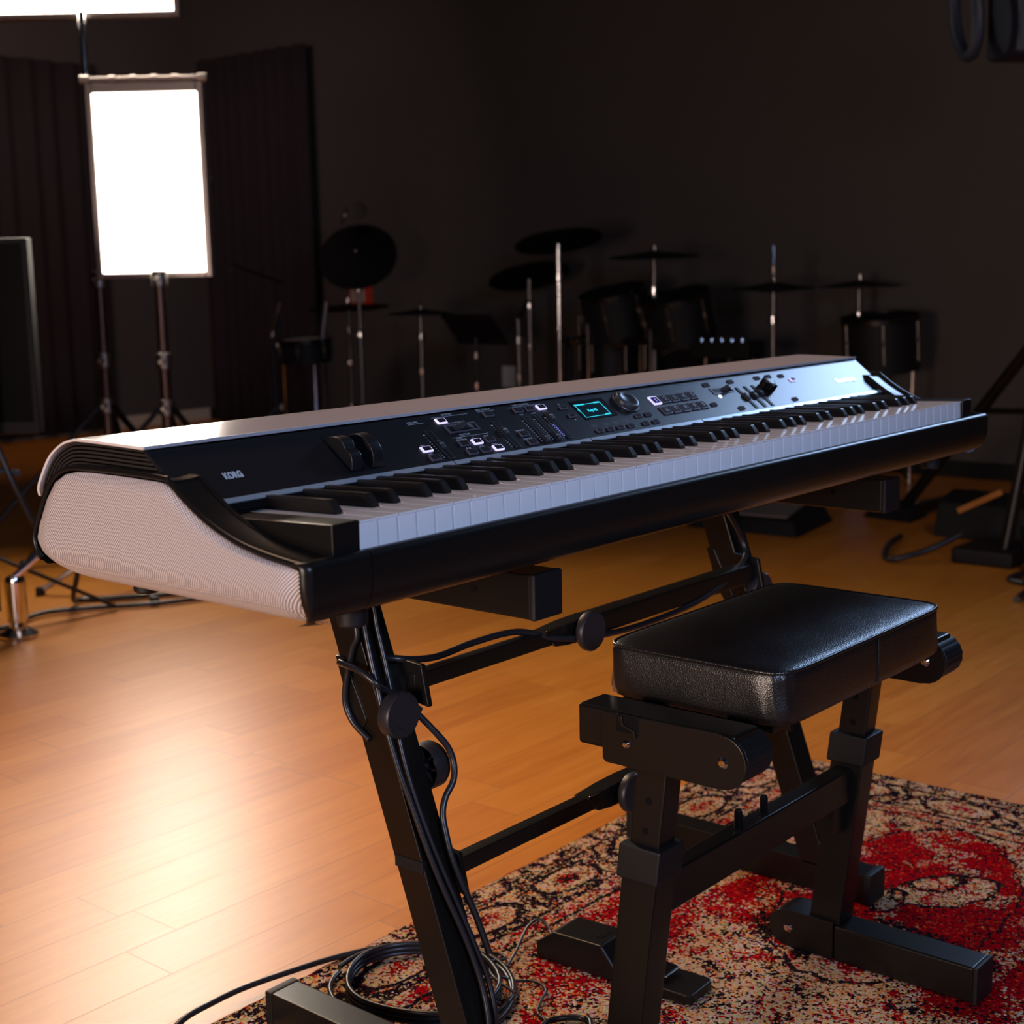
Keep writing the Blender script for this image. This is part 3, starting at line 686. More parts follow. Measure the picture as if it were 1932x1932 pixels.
# ------------------------------------------------------------------ keyboard stand
ST = thing('keyboard_stand', 'black steel stand with slanted square legs carrying the stage piano', 'stand', (.678, .25, 0))
yr = lambda z: .137 + .35 * z
yf = lambda z: .0915 + .35 * z
def knob(parent, c, ax, r=.0265, th=.018, name='knob'):
    c = Vector(c); ax = Vector(ax)
    mb = MB(); n = 28; prof = [(0, 0), (.008, 0), (.008, .006), (r * .72, .006), (r * .94, .0075), (r, .010), (r, .006 + th), (r * .93, .0085 + th), (0, .0085 + th)]
    mb.lathe(prof, c, ax, n); o = mb.build(name, 'knob', parent, smooth=40)
    return o
for xa, xb in ((.265, .310), (1.042, 1.087)):
    xm = (xa + xb) / 2
    arm = MB().box((xa, .034, .600), (xb, .385, .647), .003).build('support_arm', 'steel', ST)
    MB().box((xa - .0004, .028, .5995), (xb + .0004, .0365, .6475), .0025).build('end_plug', 'rubber', arm)
    MB().cyl((xa - .0006, .110, .624), (xa + .002, .110, .624), .004, n=14).build('pin_hole', 'slot', arm)
    # slanted leg
    P8 = [(xa, yf(.050), .050), (xb, yf(.050), .050), (xb, yr(.050), .050), (xa, yr(.050), .050), (xa, yf(.602), .602), (xb, yf(.602), .602), (xb, yr(.602), .602), (xa, yr(.602), .602)]
    leg = MB().hexa(P8, .003).build('leg', 'steel', ST)
    foot = MB().box((xa, .048, .012), (xb, .470, .058), .003).build('foot', 'steel', ST)
    for y0, y1 in ((.038, .051), (.467, .480)): MB().box((xa - .0015, y0, .011), (xb + .0015, y1, .0595), .003).build('foot_cap', 'rubber', foot)
    MB().box((xa - .0012, yf(.300) - .001, .288), (xb + .0012, yr(.288) + .001, .302), .001).build('tape_band', 'dark', leg)
    # hinge bracket behind the leg
    MB().prism([(yr(.52) - .01, .52), (yr(.52) + .004, .52), (yr(.46) + .006, .46), (yr(.44) - .004, .435), (yr(.45) - .02, .45)], 'x', xa - .002, xb + .002, .002).build('height_bracket', 'steel', leg)
    k1 = knob(ST, (xm - .012, yf(.462) - .001, .462), (0, -1, 0), .0268, .016)
    mb = MB(); mb.box((-.0215, -.0130, .0), (.0215, .0205, .0004), 0, 1, Matrix.Translation(Vector((xm - .012, yf(.462) - .0260, .462))) @ Matrix.Rotation(PI / 2, 4, 'X') @ Matrix.Rotation(-.7, 4, 'Z')); mb.build('sticker', 'knob', k1, smooth=0)
    # sideways knob with hollow back
    c = Vector((xb + .002, yf(.388) + .016, .388)); r = .0275
    k2 = MB().lathe([(.007, 0), (.007, .010), (r * .60, .013), (r * .88, .004), (r * .97, .002), (r, .006), (r, .022), (r * .92, .026), (0, .026)], c, (1, 0, 0), 28).build('knob', 'knob', ST, smooth=40)
    mb = MB()
    for i in range(8):
        a = 2 * PI * i / 8; d = Vector((0, math.cos(a), math.sin(a))); mb.beam(c + d * .006 + Vector((.010, 0, 0)), c + d * r * .9 + Vector((.010, 0, 0)), .010, .0015)
    mb.build('knob_rib', 'knob', k2)
# telescoping cross bars
def crossbar(y, z, xk, t):
    a = MB().box((.306, y - .009, z - .010), (xk + .02, y + .009, z + .010), .002).build('crossbar', 'steel', ST)
    b_ = MB().box((xk - .004, y - .014, z - .014), (1.046, y + .014, z + .0145), .003).build('outer_tube', 'steel', a)
    MB().prism([(xk - .075, z + .0095), (xk - .030, z + .0135), (xk + .02, z + .0150), (xk + .02, z - .0160), (xk - .030, z - .0145), (xk - .055, z - .0115)], 'y', y - .0125, y + .0125, .001).build('clamp_tongue', 'steel', a)
    MB().box((xk - .072, y - .0115, z + .0105), (xk - .036, y - .0085, z + .0125), .0006).build('spring_clip', 'chrome', a)
    knob(ST, (xk, y - .013, z), (0, -1, 0), .0262, .010)
    for xx in (.311, 1.041):
        MB().prism([(y - .028, z - .026), (y + .022, z - .020), (y + .028, z + .026), (y - .018, z + .022)], 'x', xx - .004, xx + .004, .002).build('weld_plate', 'steel', ST)
crossbar(.248, .491, .612, 0)
crossbar(.199, .280, .632, 1)

# ------------------------------------------------------------------ piano bench
BE = thing('piano_bench', 'black leather padded bench on two slanted steel legs', 'bench', (.65, -.03, .011))
# cushion: rounded, slightly domed, softly crumpled skin
cx, cy, hx, hy = .6535, -.030, .1985, .1175
def cush(zt, inset=0., z=None): pass
mb = MB(); nA = 120
def sq(a, rx, ry, e=.18):
    c, s = math.cos(a), math.sin(a); return (rx * math.copysign(abs(c) ** e, c), ry * math.copysign(abs(s) ** e, s))
lv = [(.0, .5335), (.35, .5335), (.62, .5330), (.80, .5322), (.91, .5310), (.965, .5296), (.988, .5280), (1., .5245), (1.004, .517), (1.008, .505), (1.008, .492), (1.004, .480), (.995, .472), (.972, .4695), (.6, .469), (0., .469)]
rings = []
for f, z in lv:
    r_ = []
    for i in range(nA):
        a = 2 * PI * i / nA; px, py = sq(a, hx, hy); k = 1.
        if z < .526 and z > .47:
            k = 1 + .0030 * math.sin(7 * a + 40 * z) * math.sin(3 * a) + .0022 * math.sin(19 * a + 90 * z)
            cc = abs(math.sin(2 * a)) ** 6; k += -.010 * cc * math.sin((.5245 - z) / .05 * PI * 1.5)
        zz = z + (.0035 * (1 - (f) ** 2) if z > .528 else 0)
        r_.append((cx + px * f * k, cy + py * f * k, zz))
    rings.append(r_ + [r_[0]])
mb.grid(rings); bmesh.ops.remove_doubles(mb.bm, verts=mb.bm.verts, dist=1e-5); bmesh.ops.recalc_face_normals(mb.bm, faces=mb.bm.faces)
cu = mb.build('cushion', 'leather', BE, smooth=80)
mb = MB(); mb.tube([(cx + sq(2 * PI * i / 160, hx * .992, hy * .992)[0], cy + sq(2 * PI * i / 160, hx * .992, hy * .992)[1], .5282) for i in range(161)], .0023, 8, 1); mb.build('piping', 'leather', cu, smooth=80)
mb = MB(); mb.tube([(cx + .012, cy - hy * 1.006, .5245), (cx + .012, cy - hy * 1.014, .500), (cx + .012, cy - hy * 1.002, .473)], .0014, 6, 3); mb.build('side_seam', 'leather', cu, smooth=80)
for xx in (.47, .81): MB().box((xx, -.125, .458), (xx + .03, .070, .4705), .002).build('seat_rail', 'steel', BE)
MB().box((.40, .005, .459), (.90, .035, .470), .002).build('seat_rail', 'steel', BE)
MB().box((.40, -.105, .459), (.90, -.075, .470), .002).build('seat_rail', 'steel', BE)
lean = lambda z: .0180 - .122 * (z - .066)
for k, xl in enumerate((.382, .858)):
    xr = xl + .052
    # seat beam with side plate, pivot and ribbed knob
    bm_ = MB().box((xl + .004, -.130, .4335), (xr, .070, .4790), .004, 3).build('seat_beam', 'steel', BE)
    pl = [(.030, .4205), (.034, .4245), (.034, .4760), (.010, .4775), (-.112, .4800)]
    for i in range(13):
        a = PI / 2 + PI * i / 12; pl.append((-.1180 + .0275 * math.cos(a), .4500 + .0285 * math.sin(a)))
    pl += [(-.112, .4205)]
    pt = MB().prism(pl, 'x', xl, xl + .004, .0012, 2).build('side_plate', 'steel', BE)
    MB().box((xl - .0006, -.014, .4585), (xl + .001, .014, .4785), .0005).build('latch_notch', 'slot', pt)
    MB().prism([(.012, .477), (.006, .477), (.004, .468), (-.010, .464), (-.012, .456), (-.008, .456), (-.006, .462), (.008, .466)], 'x', xl - .003, xl + .001, .0006).build('latch', 'steel', pt)
    for y_, z_, r in ((.002, .4460, .0048), (-.1185, .4500, .0062)):
        MB().lathe([(0, .0030), (r * .6, .0026), (r, .0004), (r, -.001)], (xl, y_, z_), (-1, 0, 0), 20).build('bolt', 'chrome', pt)
    mb = MB(); r = .0265; ring = [((r - .0009 * (i % 4 == 0)) * math.cos(2 * PI * i / 64), (r - .0009 * (i % 4 == 0)) * math.sin(2 * PI * i / 64)) for i in range(64)]
    mb.prism([(-.1180 + a, .4500 + c) for a, c in ring], 'x', xl + .0065, xr + .004, .0008, 1); kn = mb.build('height_knob', 'rubber', BE)
    kn['label'] = 'ribbed black height knob'
    # telescoping upright
    def up_(z0, z1, wy, wx, name, mt='steel', par=BE, bev=.003):
        xc = xl + .024; P = []
        for z in (z0, z1):
            for a, c in ((-1, -1), (1, -1), (1, 1), (-1, 1)): P.append((xc + a * wx / 2, lean(z) + c * wy / 2, z))
        return MB().hexa(P, bev).build(name, mt, par)
    ou = up_(.060, .318, .046, .040, 'upright'); up_(.300, .432, .039, .032, 'inner_tube', par=ou)
    up_(.293, .334, .055, .050, 'sleeve_collar', 'rubber', ou, .0035)
    for z in (.350, .385): MB().cyl((xl + .0075, lean(z), z), (xl + .010, lean(z), z), .0042, n=14).build('adjustment_hole', 'slot', ou)
    # folding foot
    fp = [(.002, .066), (.002, .0125)]
    for i in range(13):
        a = -PI / 2 + PI * i / 12; fp.append((.073 + .027 * math.cos(a), .0395 + .0268 * math.sin(a)))
    ft = MB().prism(fp, 'x', xl - .003, xl + .047, .0018, 2).build('foot_bracket', 'steel', BE)
    MB().lathe([(0, .003), (.0045, .0026), (.0068, .0004), (.0068, -.001)], (xl - .003, .070, .040), (-1, 0, 0), 20).build('bolt', 'chrome', ft)
    f2 = MB().box((xl - .003, -.196, .0125), (xl + .047, .0005, .0615), .003, 3).build('foot', 'steel', BE)
    MB().box((xl - .0038, -.2015, .0115), (xl + .0478, -.195, .0623), .002).build('foot_cap', 'rubber', f2)
cb = MB().box((.424, lean(.265) - .0125, .241), (.866, lean(.265) + .0125, .2875), .003, 3).build('crossbar', 'steel', BE)
for xx in (.596, .655):
    p = MB().lathe([(0, .0230), (.0035, .0222), (.0050, .019), (.0050, -.002)], (xx, lean(.27), .2875), (0, 0, 1), 18).build('locking_pin', 'slot', cb)
    MB().box((xx - .0125, lean(.27) - .0035, .2870), (xx + .002, lean(.27) + .0035, .2880), 0).build('pin_slot', 'slot', cb)
MB().prism([(lean(.21) - .0125, .243), (lean(.21) + .0125, .243), (lean(.20) + .0125, .20), (lean(.20) - .0125, .20)], 'x', .826, .868, .001).build('corner_gusset', 'steel', BE)

# ------------------------------------------------------------------ sustain pedal
PE = thing('sustain_pedal', 'black sustain pedal with chrome lever on the rug', 'pedal', (.655, .2, .011))
RZ = Matrix.Translation((.655, .21, 0)) @ Matrix.Rotation(.05, 4, 'Z') @ Matrix.Translation((-.655, -.21, 0))
bp = [(.330, .0115), (.330, .034), (.300, .0555), (.222, .0570), (.200, .030), (.196, .0115)]
bd = MB().prism(bp, 'x', .624, .686, .0028, 3, RZ).build('pedal_body', 'plastic', PE)
MB().prism([(.624, .092), (.630, .085), (.680, .085), (.686, .092), (.686, .20), (.624, .20)], 'z', .0115, .0255, .003, 2, RZ).build('base_plate', 'plastic', PE)
lv_ = MB().prism([(.212, .0330), (.212, .0385), (.190, .0400), (.135, .0370), (.128, .0345), (.130, .0325), (.190, .0350)], 'x', .638, .672, .0012, 3, RZ).build('pedal_lever', 'chrome', PE); lv_['label'] = 'chrome pedal lever'
MB().cyl((.655, .150, .024), (.655, .150, .036), .006, n=14).build('spring_post', 'chrome', PE)
mb = MB(); textmesh(mb, 'KORG', .0130, (.6420, .2330, .0573), (math.cos(.05), math.sin(.05), 0), (-math.sin(.05), math.cos(.05), 0), (0, 0, 1), 'LEFT', bold=.0004, depth=.0003, sx=.7); mb.build('brand_lettering', 'slot', PE, smooth=0)

# ------------------------------------------------------------------ cables
def cable(pts, r, label, name='cable', m='cable', group='black cables', cat='cable', smooth=5):
    o = MB().tube(pts, r, 10, smooth).build(name, m, None, smooth=80, root=pts[0]); tag(o, label, cat, group); return o
front = lambda pts, off=.012: [(x, yf(z) - off, z) for x, z in pts]
def coil(cx_, cy_, a, b_, turns, z0=.018, dz=.0075, ph=0., n=28, drift=.004):
    return [(cx_ + (a + drift * math.sin(3 * t_ + 1)) * math.cos(t_ + ph), cy_ + (b_ + drift * math.sin(2 * t_)) * math.sin(t_ + ph), z0 + dz * t_ / (2 * PI)) for t_ in [2 * PI * turns * i / (n * turns) for i in range(int(n * turns) + 1)]]
cable([(.278, yr(.62) - .03, .645)] + front([(.275, .585), (.268, .560), (.2635, .521), (.2625, .497), (.2605, .479), (.2590, .446), (.2595, .421), (.261, .396), (.264, .373), (.268, .333), (.272, .301), (.279, .263), (.288, .222), (.293, .187), (.294, .158), (.290, .127)], .010) + [(.285, .118, .085), (.30, .100, .05), (.36, .09, .0190), (.46, .10, .0180)], .0036, 'thick black cable running down the front of the left stand leg')
cable([(.290, yr(.62) - .03, .650)] + front([(.287, .585), (.284, .555), (.282, .520), (.278, .480), (.272, .440), (.270, .400), (.272, .360), (.277, .320), (.284, .280), (.292, .240), (.299, .200), (.304, .165), (.301, .130)], .0115) + [(.300, .120, .08), (.33, .07, .025), (.42, .03, .0160), (.52, .02, .0155)], .0034, 'second black cable beside the first down the left stand leg')
# loop that wraps the leg like a strap and falls behind the round knob
cable([(.3155, .275, .498), (.300, .2985, .505), (.262, .309, .513), (.2530, .300, .516), (.2515, .270, .512), (.2560, .250, .500)] + front([(.268, .491), (.290, .478)], .012) + [(.306, .236, .455), (.322, .222, .430), (.331, .214, .413), (.333, .208, .395), (.326, .203, .378), (.312, .203, .362)] + front([(.304, .345), (.301, .325), (.300, .300), (.304, .270), (.312, .230), (.316, .19)], .012), .0038, 'black cable looped around the left stand leg like a strap')
cable([(.262, .2980, .600), (.2605, .282, .553), (.2595, .289, .535), (.2590, .298, .506), (.2590, .304, .481), (.2590, .303, .463), (.2600, .292, .445), (.262, .27, .43)], .0036, 'short black cable bowed outwards behind the left stand leg')
cable([(.276, .30, .52), (.300, .262, .517), (.326, .258, .511), (.364, .256, .507), (.426, .254, .511), (.502, .252, .508), (.560, .236, .490), (.640, .229, .478), (.760, .232, .472), (.90, .234, .480), (1.02, .245, .510), (1.035, .258, .545), (1.00, .26, .59), (.98, .27, .645)], .0042, 'black cable strung along the upper crossbar of the stand')
cable([(.07, .545, .0045), (.150, .558, .0045), (.203, .569, .0160), (.250, .574, .0160), (.304, .573, .0160), (.372, .559, .0160), (.440, .540, .0160), (.498, .512, .0160), (.538, .470, .0160), (.560, .420, .0160), (.563, .375, .0160), (.553, .335, .0165), (.530, .300, .0168), (.500, .272, .0168), (.465, .255, .0165), (.430, .250, .0165), (.395, .262, .0165), (.372, .29, .0165)], .0042, 'thick black cable sweeping off the rug and around the coil')
cable(coil(.452, .383, .093, .108, 3.0, .0160, .0066, .3), .0036, 'black cable lying in three loose coils by the stand foot', 'coiled_cable')
cable([(p[0], p[1], p[2]) for p in coil(.452, .386, .112, .126, 1.0, .0160, .0070, 1.9)], .0036, 'single wider loop of black cable lying around the coils', 'coiled_cable')
cable([(.655, .331, .028), (.668, .345, .030), (.672, .366, .036), (.650, .370, .030), (.599, .350, .018), (.560, .337, .015), (.524, .330, .030), (.500, .300, .036), (.495, .262, .030)], .0020, 'thin cable leaving the back of the sustain pedal')
cable([(.492, .355, .040), (.515, .322, .030), (.541, .301, .016), (.557, .280, .015), (.549, .255, .015), (.521, .241, .015), (.496, .226, .015), (.486, .205, .015), (.47, .175, .015)], .0020, 'thin cable wiggling across the rug towards the front')
cable([(.300, .160, .20), (.330, .215, .165), (.365, .260, .128), (.410, .300, .092), (.470, .335, .056), (.540, .352, .028), (.580, .352, .016), (.588, .372, .0145), (.560, .392, .020), (.520, .370, .040), (.498, .345, .042), (.49, .32, .038)], .0019, 'thin cable hanging in a kink between stand leg and coil')
cable(coil(.475, .165, .040, .034, 1.0, .0150, .004, 0), .0040, 'small ring of thick cable at the front end of the coils', 'coiled_cable')

# ------------------------------------------------------------------ LED light panels on stands
fdir = Vector((-.645, .764, 0)); rgt = Vector((.645, -.764, 0)); out = Vector((-.764, -.645, 0))
def panel(name, label, c, w_, h_, pole, ptop, grid=1):
    t = thing(name, label, 'studio light', (pole[0], pole[1], 0), 'LED light panels on stands')
    Tm = Matrix(((rgt.x, 0, -out.x, c[0]), (rgt.y, 0, -out.y, c[1]), (0, 1, 0, c[2]), (0, 0, 0, 1)))   # local: x right, y up, z away from the camera
    MB().box((-w_ / 2, -h_ / 2, -.004), (w_ / 2, h_ / 2, .002), .002, 1, Tm).build('diffuser', 'led2' if w_ > .5 else 'led', t)['label'] = 'glowing white diffuser'
    mb = MB()
    for a in ((-w_ / 2 - .022, -w_ / 2, -h_ / 2 - .02, h_ / 2 + .035), (w_ / 2, w_ / 2 + .022, -h_ / 2 - .02, h_ / 2 + .035), (-w_ / 2, w_ / 2, h_ / 2, h_ / 2 + .035), (-w_ / 2, w_ / 2, -h_ / 2 - .02, -h_ / 2)):
        mb.box((a[0], a[2], -.012), (a[1], a[3], .045), .003, 1, Tm)
    mb.box((-w_ / 2, -h_ / 2, .030), (w_ / 2, h_ / 2, .045), 0, 1, Tm)
    hs = mb.build('housing', 'frame', t)
    mb = MB(); T3 = lambda p: Tm @ Vector(p)
    mb.cyl(T3((-w_ / 2 - .035, h_ / 2 + .047, 0)), T3((w_ / 2 + .035, h_ / 2 + .047, 0)), .009, n=14)
    for k in range(4): mb.lathe([(0, -.014), (.013, -.010), (.013, .010), (0, .014)], T3((-w_ * .30 + w_ * .2 * k, h_ / 2 + .047, 0)), rgt, 12)
    for s in (-1, 1): mb.lathe([(0, -.02), (.016, -.014), (.016, .014), (0, .02)], T3((s * (w_ / 2 + .022), h_ / 2 + .047, 0)), rgt, 12)
    mb.build('top_rail', 'frame', t)
    mb = MB(); mb.box((-w_ / 2 - .03, -.02, .045), (w_ / 2 + .03, .02, .055), .003, 1, Tm); mb.build('yoke', 'steel', t)
    # stand
    pb = Vector((pole[0], pole[1], 0)); mb = MB(); mb.cyl(pb + Vector((0, 0, .30)), pb + Vector((0, 0, .95)), .020, n=18)
    p1 = mb.build('pole', 'copper', t); p1['label'] = 'dark glossy stand tube'
    MB().cyl(pb + Vector((0, 0, .95)), pb + Vector((0, 0, ptop)), .013, n=16).build('upper_pole', 'chrome', t)
    for z in (.50, .66, .94):
        mb = MB(); mb.lathe([(.020, -.03), (.028, -.025), (.028, .025), (.020, .03)], (pb.x, pb.y, z), (0, 0, 1), 18)
        mb.cyl(pb + Vector((.0, 0, z)), pb + Vector((-.05, -.045, z)), .008, n=10); mb.build('collar', 'frame2', p1)
    for k in range(3):
        a = .75 + 2 * PI * k / 3; f = pb + Vector((math.cos(a) * .52, math.sin(a) * .52, .012)); s = pb + Vector((math.cos(a) * .025, math.sin(a) * .025, .50))
        lg = MB().beam(s, f, .012, .024, (0, 0, 1), .002).build('leg', 'steel', t)
        MB().lathe([(0, -.012), (.018, -.010), (.018, .008), (.008, .016), (0, .016)], f, (0, 0, 1), 12).build('rubber_foot', 'rubber', lg)
        MB().beam(pb + Vector((math.cos(a) * .02, math.sin(a) * .02, .30)), s.lerp(f, .5), .008, .016, (0, 0, 1), .001).build('brace', 'steel', lg)
    return t
panel('studio_light', 'upright bright LED light panel on a stand at the left', (2.285, 3.365, 1.262), .355, .600, (2.242, 3.285), .96)
panel('studio_light', 'wide bright LED light panel cut off by the top left corner', (2.195, 3.625, 2.055), .700, .420, (2.190, 3.560), 1.84)
# ------------------------------------------------------------------ curtains
def curtain(name, label, p0, p1, z0, z1, n=60, amp=.025):
    p0 = Vector(p0); p1 = Vector(p1); d = (p1 - p0); nr = Vector((-d.y, d.x, 0)).normalized(); G = []
    for i in range(n + 1):
        t = i / n; p = p0 + d * t; o_ = amp * math.sin(t * n * .9) + amp * .5 * math.sin(t * 37 + 1)
        G.append([(p.x + nr.x * o_, p.y + nr.y * o_, z0 + (z1 - z0) * k / 6) for k in range(7)])
    mb = MB().grid(G); o = mb.build(name, 'cloth', None, smooth=80, root=(p0.x, p0.y, z0))
    mod = o.modifiers.new('thickness', 'SOLIDIFY'); mod.thickness = .006
    tag(o, label, 'curtain', 'black curtains'); return o
curtain('stage_curtain', 'black curtain hanging left of the drums in the room corner', (5.21, 6.80), (5.21, 5.76), .02, 2.28)
curtain('stage_curtain', 'black curtain hanging behind the lamp stands', (2.6, 6.86), (4.50, 6.86), .02, 2.2, 90)

# ------------------------------------------------------------------ television on a tall stand at the left edge
TV = thing('television', 'black screen on a tall stand at the left edge of the picture', 'screen', (1.27, 2.76, 0))
Tt = Matrix(((rgt.x, 0, -out.x, 1.22), (rgt.y, 0, -out.y, 2.98), (0, 1, 0, .79), (0, 0, 0, 1)))
MB().box((-.30, -.27, 0), (.30, .27, .05), .006, 2, Tt).build('screen_housing', 'dark', TV)
MB().box((-.285, -.235, -.002), (.285, .255, .002), 0, 1, Tt).build('screen_glass', 'screen', TV)
MB().cyl((1.252, 2.78, .04), (1.252, 2.78, .80), .016, n=16).build('pole', 'steel', TV)
mb = MB(); mb.lathe([(.017, -.03), (.03, -.02), (.03, .02), (.017, .03)], (1.252, 2.78, .44), (0, 0, 1)); mb.cyl((1.252, 2.78, .44), (1.33, 2.73, .42), .009); mb.build('clamp', 'bluecase', TV)
for a in (-.4, 1.7, 3.8):
    MB().beam((1.252, 2.78, .20), (1.252 + .33 * math.cos(a), 2.78 + .33 * math.sin(a), .012), .010, .020, (0, 0, 1), .002).build('leg', 'steel', TV)
cable([(1.285, 2.76, .50), (1.305, 2.73, .40), (1.36, 2.70, .25), (1.42, 2.68, .20), (1.47, 2.70, .14), (1.50, 2.78, .03), (1.56, 2.82, .010), (1.66, 2.74, .010), (1.85, 2.60, .010)], .008, 'black cable hanging from the screen stand to the floor')
cable([(1.10, 2.72, .010), (1.24, 2.70, .010), (1.38, 2.76, .012), (1.52, 2.70, .010), (1.65, 2.60, .010), (1.83, 2.52, .010)], .007, 'black cable lying on the floor beneath the left end of the piano')
# chrome weight and clamp at the frame's left edge
CW = thing('chrome_stand_base', 'chrome stand base cylinder at the lower left edge', 'stand base', (1.19, 2.62, 0))
MB().lathe([(0, .0), (.05, .0), (.052, .01), (.022, .03), (.020, .045)], (1.215, 2.605, .0), (0, 0, 1)).build('base_plate', 'chrome', CW)
MB().lathe([(.012, .04), (.026, .045), (.028, .06), (.028, .15), (.024, .165), (.010, .17)], (1.215, 2.605, 0), (0, 0, 1)).build('cylinder', 'chrome', CW)
MB().beam((1.215, 2.605, .165), (1.275, 2.58, .215), .014, .03, (0, 0, 1), .003).build('lever', 'chrome', CW)
for i, (lx, ly, a0) in enumerate(((1.60, 2.86, 0.),)):
    t = thing('microphone_stand', 'low tripod stand with rubber feet under the left end of the piano', 'stand', (lx + .12, ly, 0))
    MB().cyl((lx + .12, ly, .10), (lx + .12, ly, .42), .010, n=12).build('pole', 'chrome', t)
    for a in (.3, 2.4, 4.5):
        f = Vector((lx + .12 + .24 * math.cos(a), ly + .24 * math.sin(a), .012)); lg = MB().tube([(lx + .12, ly, .16), tuple(f)], .008, 8, 1).build('leg', 'frame', t)
        MB().lathe([(0, -.012), (.014, -.010), (.014, .012), (0, .016)], f, (0, 0, 1), 10).build('rubber_foot', 'rubber', lg)

# ------------------------------------------------------------------ drum equipment far behind
def tripod(t, x, y, ztop, r=.011, spread=.28, m='frame2'):
    p = MB().cyl((x, y, .16), (x, y, ztop), r, n=14).build('pole', m, t)
    for z in (.22, ztop * .62, ztop * .86):
        mb = MB(); mb.lathe([(r, -.02), (r * 1.9, -.016), (r * 1.9, .016), (r, .02)], (x, y, z), (0, 0, 1), 14)
        if .3 < z < ztop * .8: mb.cyl((x, y, z), (x - .035, y - .03, z), .008, n=8)
        mb.build('collar', 'chrome', p)
    for a in (.4, 2.5, 4.6):
        MB().beam((x, y, .24), (x + spread * math.cos(a), y + spread * math.sin(a), .012), .008, .018, (0, 0, 1), .001).build('leg', 'steel', t)
def cymbal(t, c, r, n_=(0, 0, 1)):
    c = Vector(c); o = MB().lathe([(0, .018), (.02, .018), (.045, .012), (r * .6, .004), (r, -.006), (r, -.010), (r * .6, -.002), (0, .004)], c, n_, 40).build('cymbal_pad', 'cym', t)
    MB().lathe([(0, .05), (.006, .048), (.012, .03), (.014, .018)], c, n_, 12).build('wing_nut', 'chrome', t)
def cstand(label, x, y, z, r, nrm, m='frame2', group='drum kit cymbals'):
    t = thing('cymbal_stand', label, 'cymbal', (x, y, 0), group); tripod(t, x, y, z - .02, m=m); cymbal(t, (x, y, z), r, nrm); return t
cstand('left one of the two high dark cymbals, tilted on a bright chrome stand', 4.55, 3.375, 1.075, .205, (.12, .25, .97), 'chrome')
cstand('flat dark cymbal right of the tilted one on its chrome stand', 4.58, 2.86, .995, .200, (-.05, -.02, 1))
cstand('lower dark cymbal half hidden behind the tilted high cymbal', 4.85, 3.80, .915, .205, (.15, .32, .95))
HH = thing('hi_hat_stand', 'hi-hat with a rod standing up through its two dark cymbals', 'hi-hat', (4.6, 2.27, 0)); tripod(HH, 4.6, 2.27, .83); cymbal(HH, (4.6, 2.27, .852), .172, (0, 0, 1))
MB().lathe([(0, -.02), (.05, -.014), (.165, -.004), (.165, .0), (.05, -.008), (0, -.012)], (4.6, 2.27, .845), (0, 0, 1), 40).build('lower_cymbal', 'cym', HH)
MB().cyl((4.6, 2.27, .83), (4.6, 2.27, 1.02), .005, n=10).build('rod', 'chrome', HH); MB().lathe([(0, -.02), (.016, -.016), (.018, .012), (0, .02)], (4.6, 2.27, .925), (0, 0, 1), 14).build('clutch', 'chrome', HH)
cstand('dim dark cymbal at the right end behind the hi-hat', 5.0, 2.08, .850, .17, (0, 0, 1))
def drum(label, c, r, h, nrm, cat='drum', group='black drums by the far wall', floor_leg=True):
    c = Vector(c); nn = Vector(nrm).normalized(); t = thing('drum', label, cat, (c.x, c.y, 0), group)
    MB().lathe([(0, -h / 2), (r, -h / 2), (r, h / 2), (0, h / 2)], c, nn, 36).build('shell', 'dark', t)
    MB().lathe([(0, .0), (r * .96, .0), (r * .96, .003), (0, .003)], c + nn * h / 2, nn, 36).build('drum_head', 'cym' , t)
    mb = MB(); mb.lathe([(r, -.012), (r + .008, -.010), (r + .008, .010), (r, .012)], c + nn * h / 2, nn, 36); mb.build('hoop', 'steel', t)
    q = nn.to_track_quat('Z', 'Y')
    for k in range(6):
        mb = MB(); d = q @ Vector((math.cos(k * PI / 3) * (r + .008), math.sin(k * PI / 3) * (r + .008), 0)); mb.cyl(c + d - nn * h * .3, c + d + nn * h * .45, .005, n=8)
        mb.lathe([(0, -.014), (.010, -.010), (.010, .010), (0, .014)], c + d + nn * h * .1, nn, 10); mb.build('tension_rod', 'frame2', t)
    if floor_leg:
        for k in range(3):
            a = k * 2 * PI / 3 + .5; MB().cyl((c.x + math.cos(a) * r * .9, c.y + math.sin(a) * r * .9, .005), (c.x + math.cos(a) * (r - .01), c.y + math.sin(a) * (r - .01), c.z - h * .1), .007, n=8).build('leg', 'chrome', t)
    return t
drum('left black tom drum below the tilted high cymbal', (4.62, 3.10, .735), .150, .20, (-.25, .05, .95))
drum('right black tom drum below the flat cymbal', (4.60, 2.74, .715), .150, .20, (-.25, .05, .95))
drum('black floor tom left of the chrome cymbal stand', (4.86, 3.30, .56), .15, .34, (0, 0, 1))
drum('black drum right of the hi-hat', (4.95, 1.95, .60), .16, .22, (-.1, 0, .99))
drum('large black bass drum standing on the floor', (4.85, 2.75, .29), .27, .34, (-.95, 0, .05), floor_leg=False)
mx_ = thing('drum_module', 'black drum module box with small metal knobs right of the toms', 'drum module', (4.55, 2.46, 0))
MB().box((4.48, 2.32, .555), (4.62, 2.60, .625), .006).build('housing', 'dark', mx_)
for k in range(5): MB().lathe([(0, .012), (.009, .010), (.010, 0)], (4.50, 2.36 + k * .05, .626), (0, 0, 1), 12).build('knob', 'chrome', mx_)
MB().cyl((4.56, 2.46, .01), (4.56, 2.46, .56), .012, n=12).build('pole', 'steel', mx_)
rk = thing('drum_rack', 'dark rack tube with shining clamps holding the toms', 'rack', (4.62, 3.0, 0))
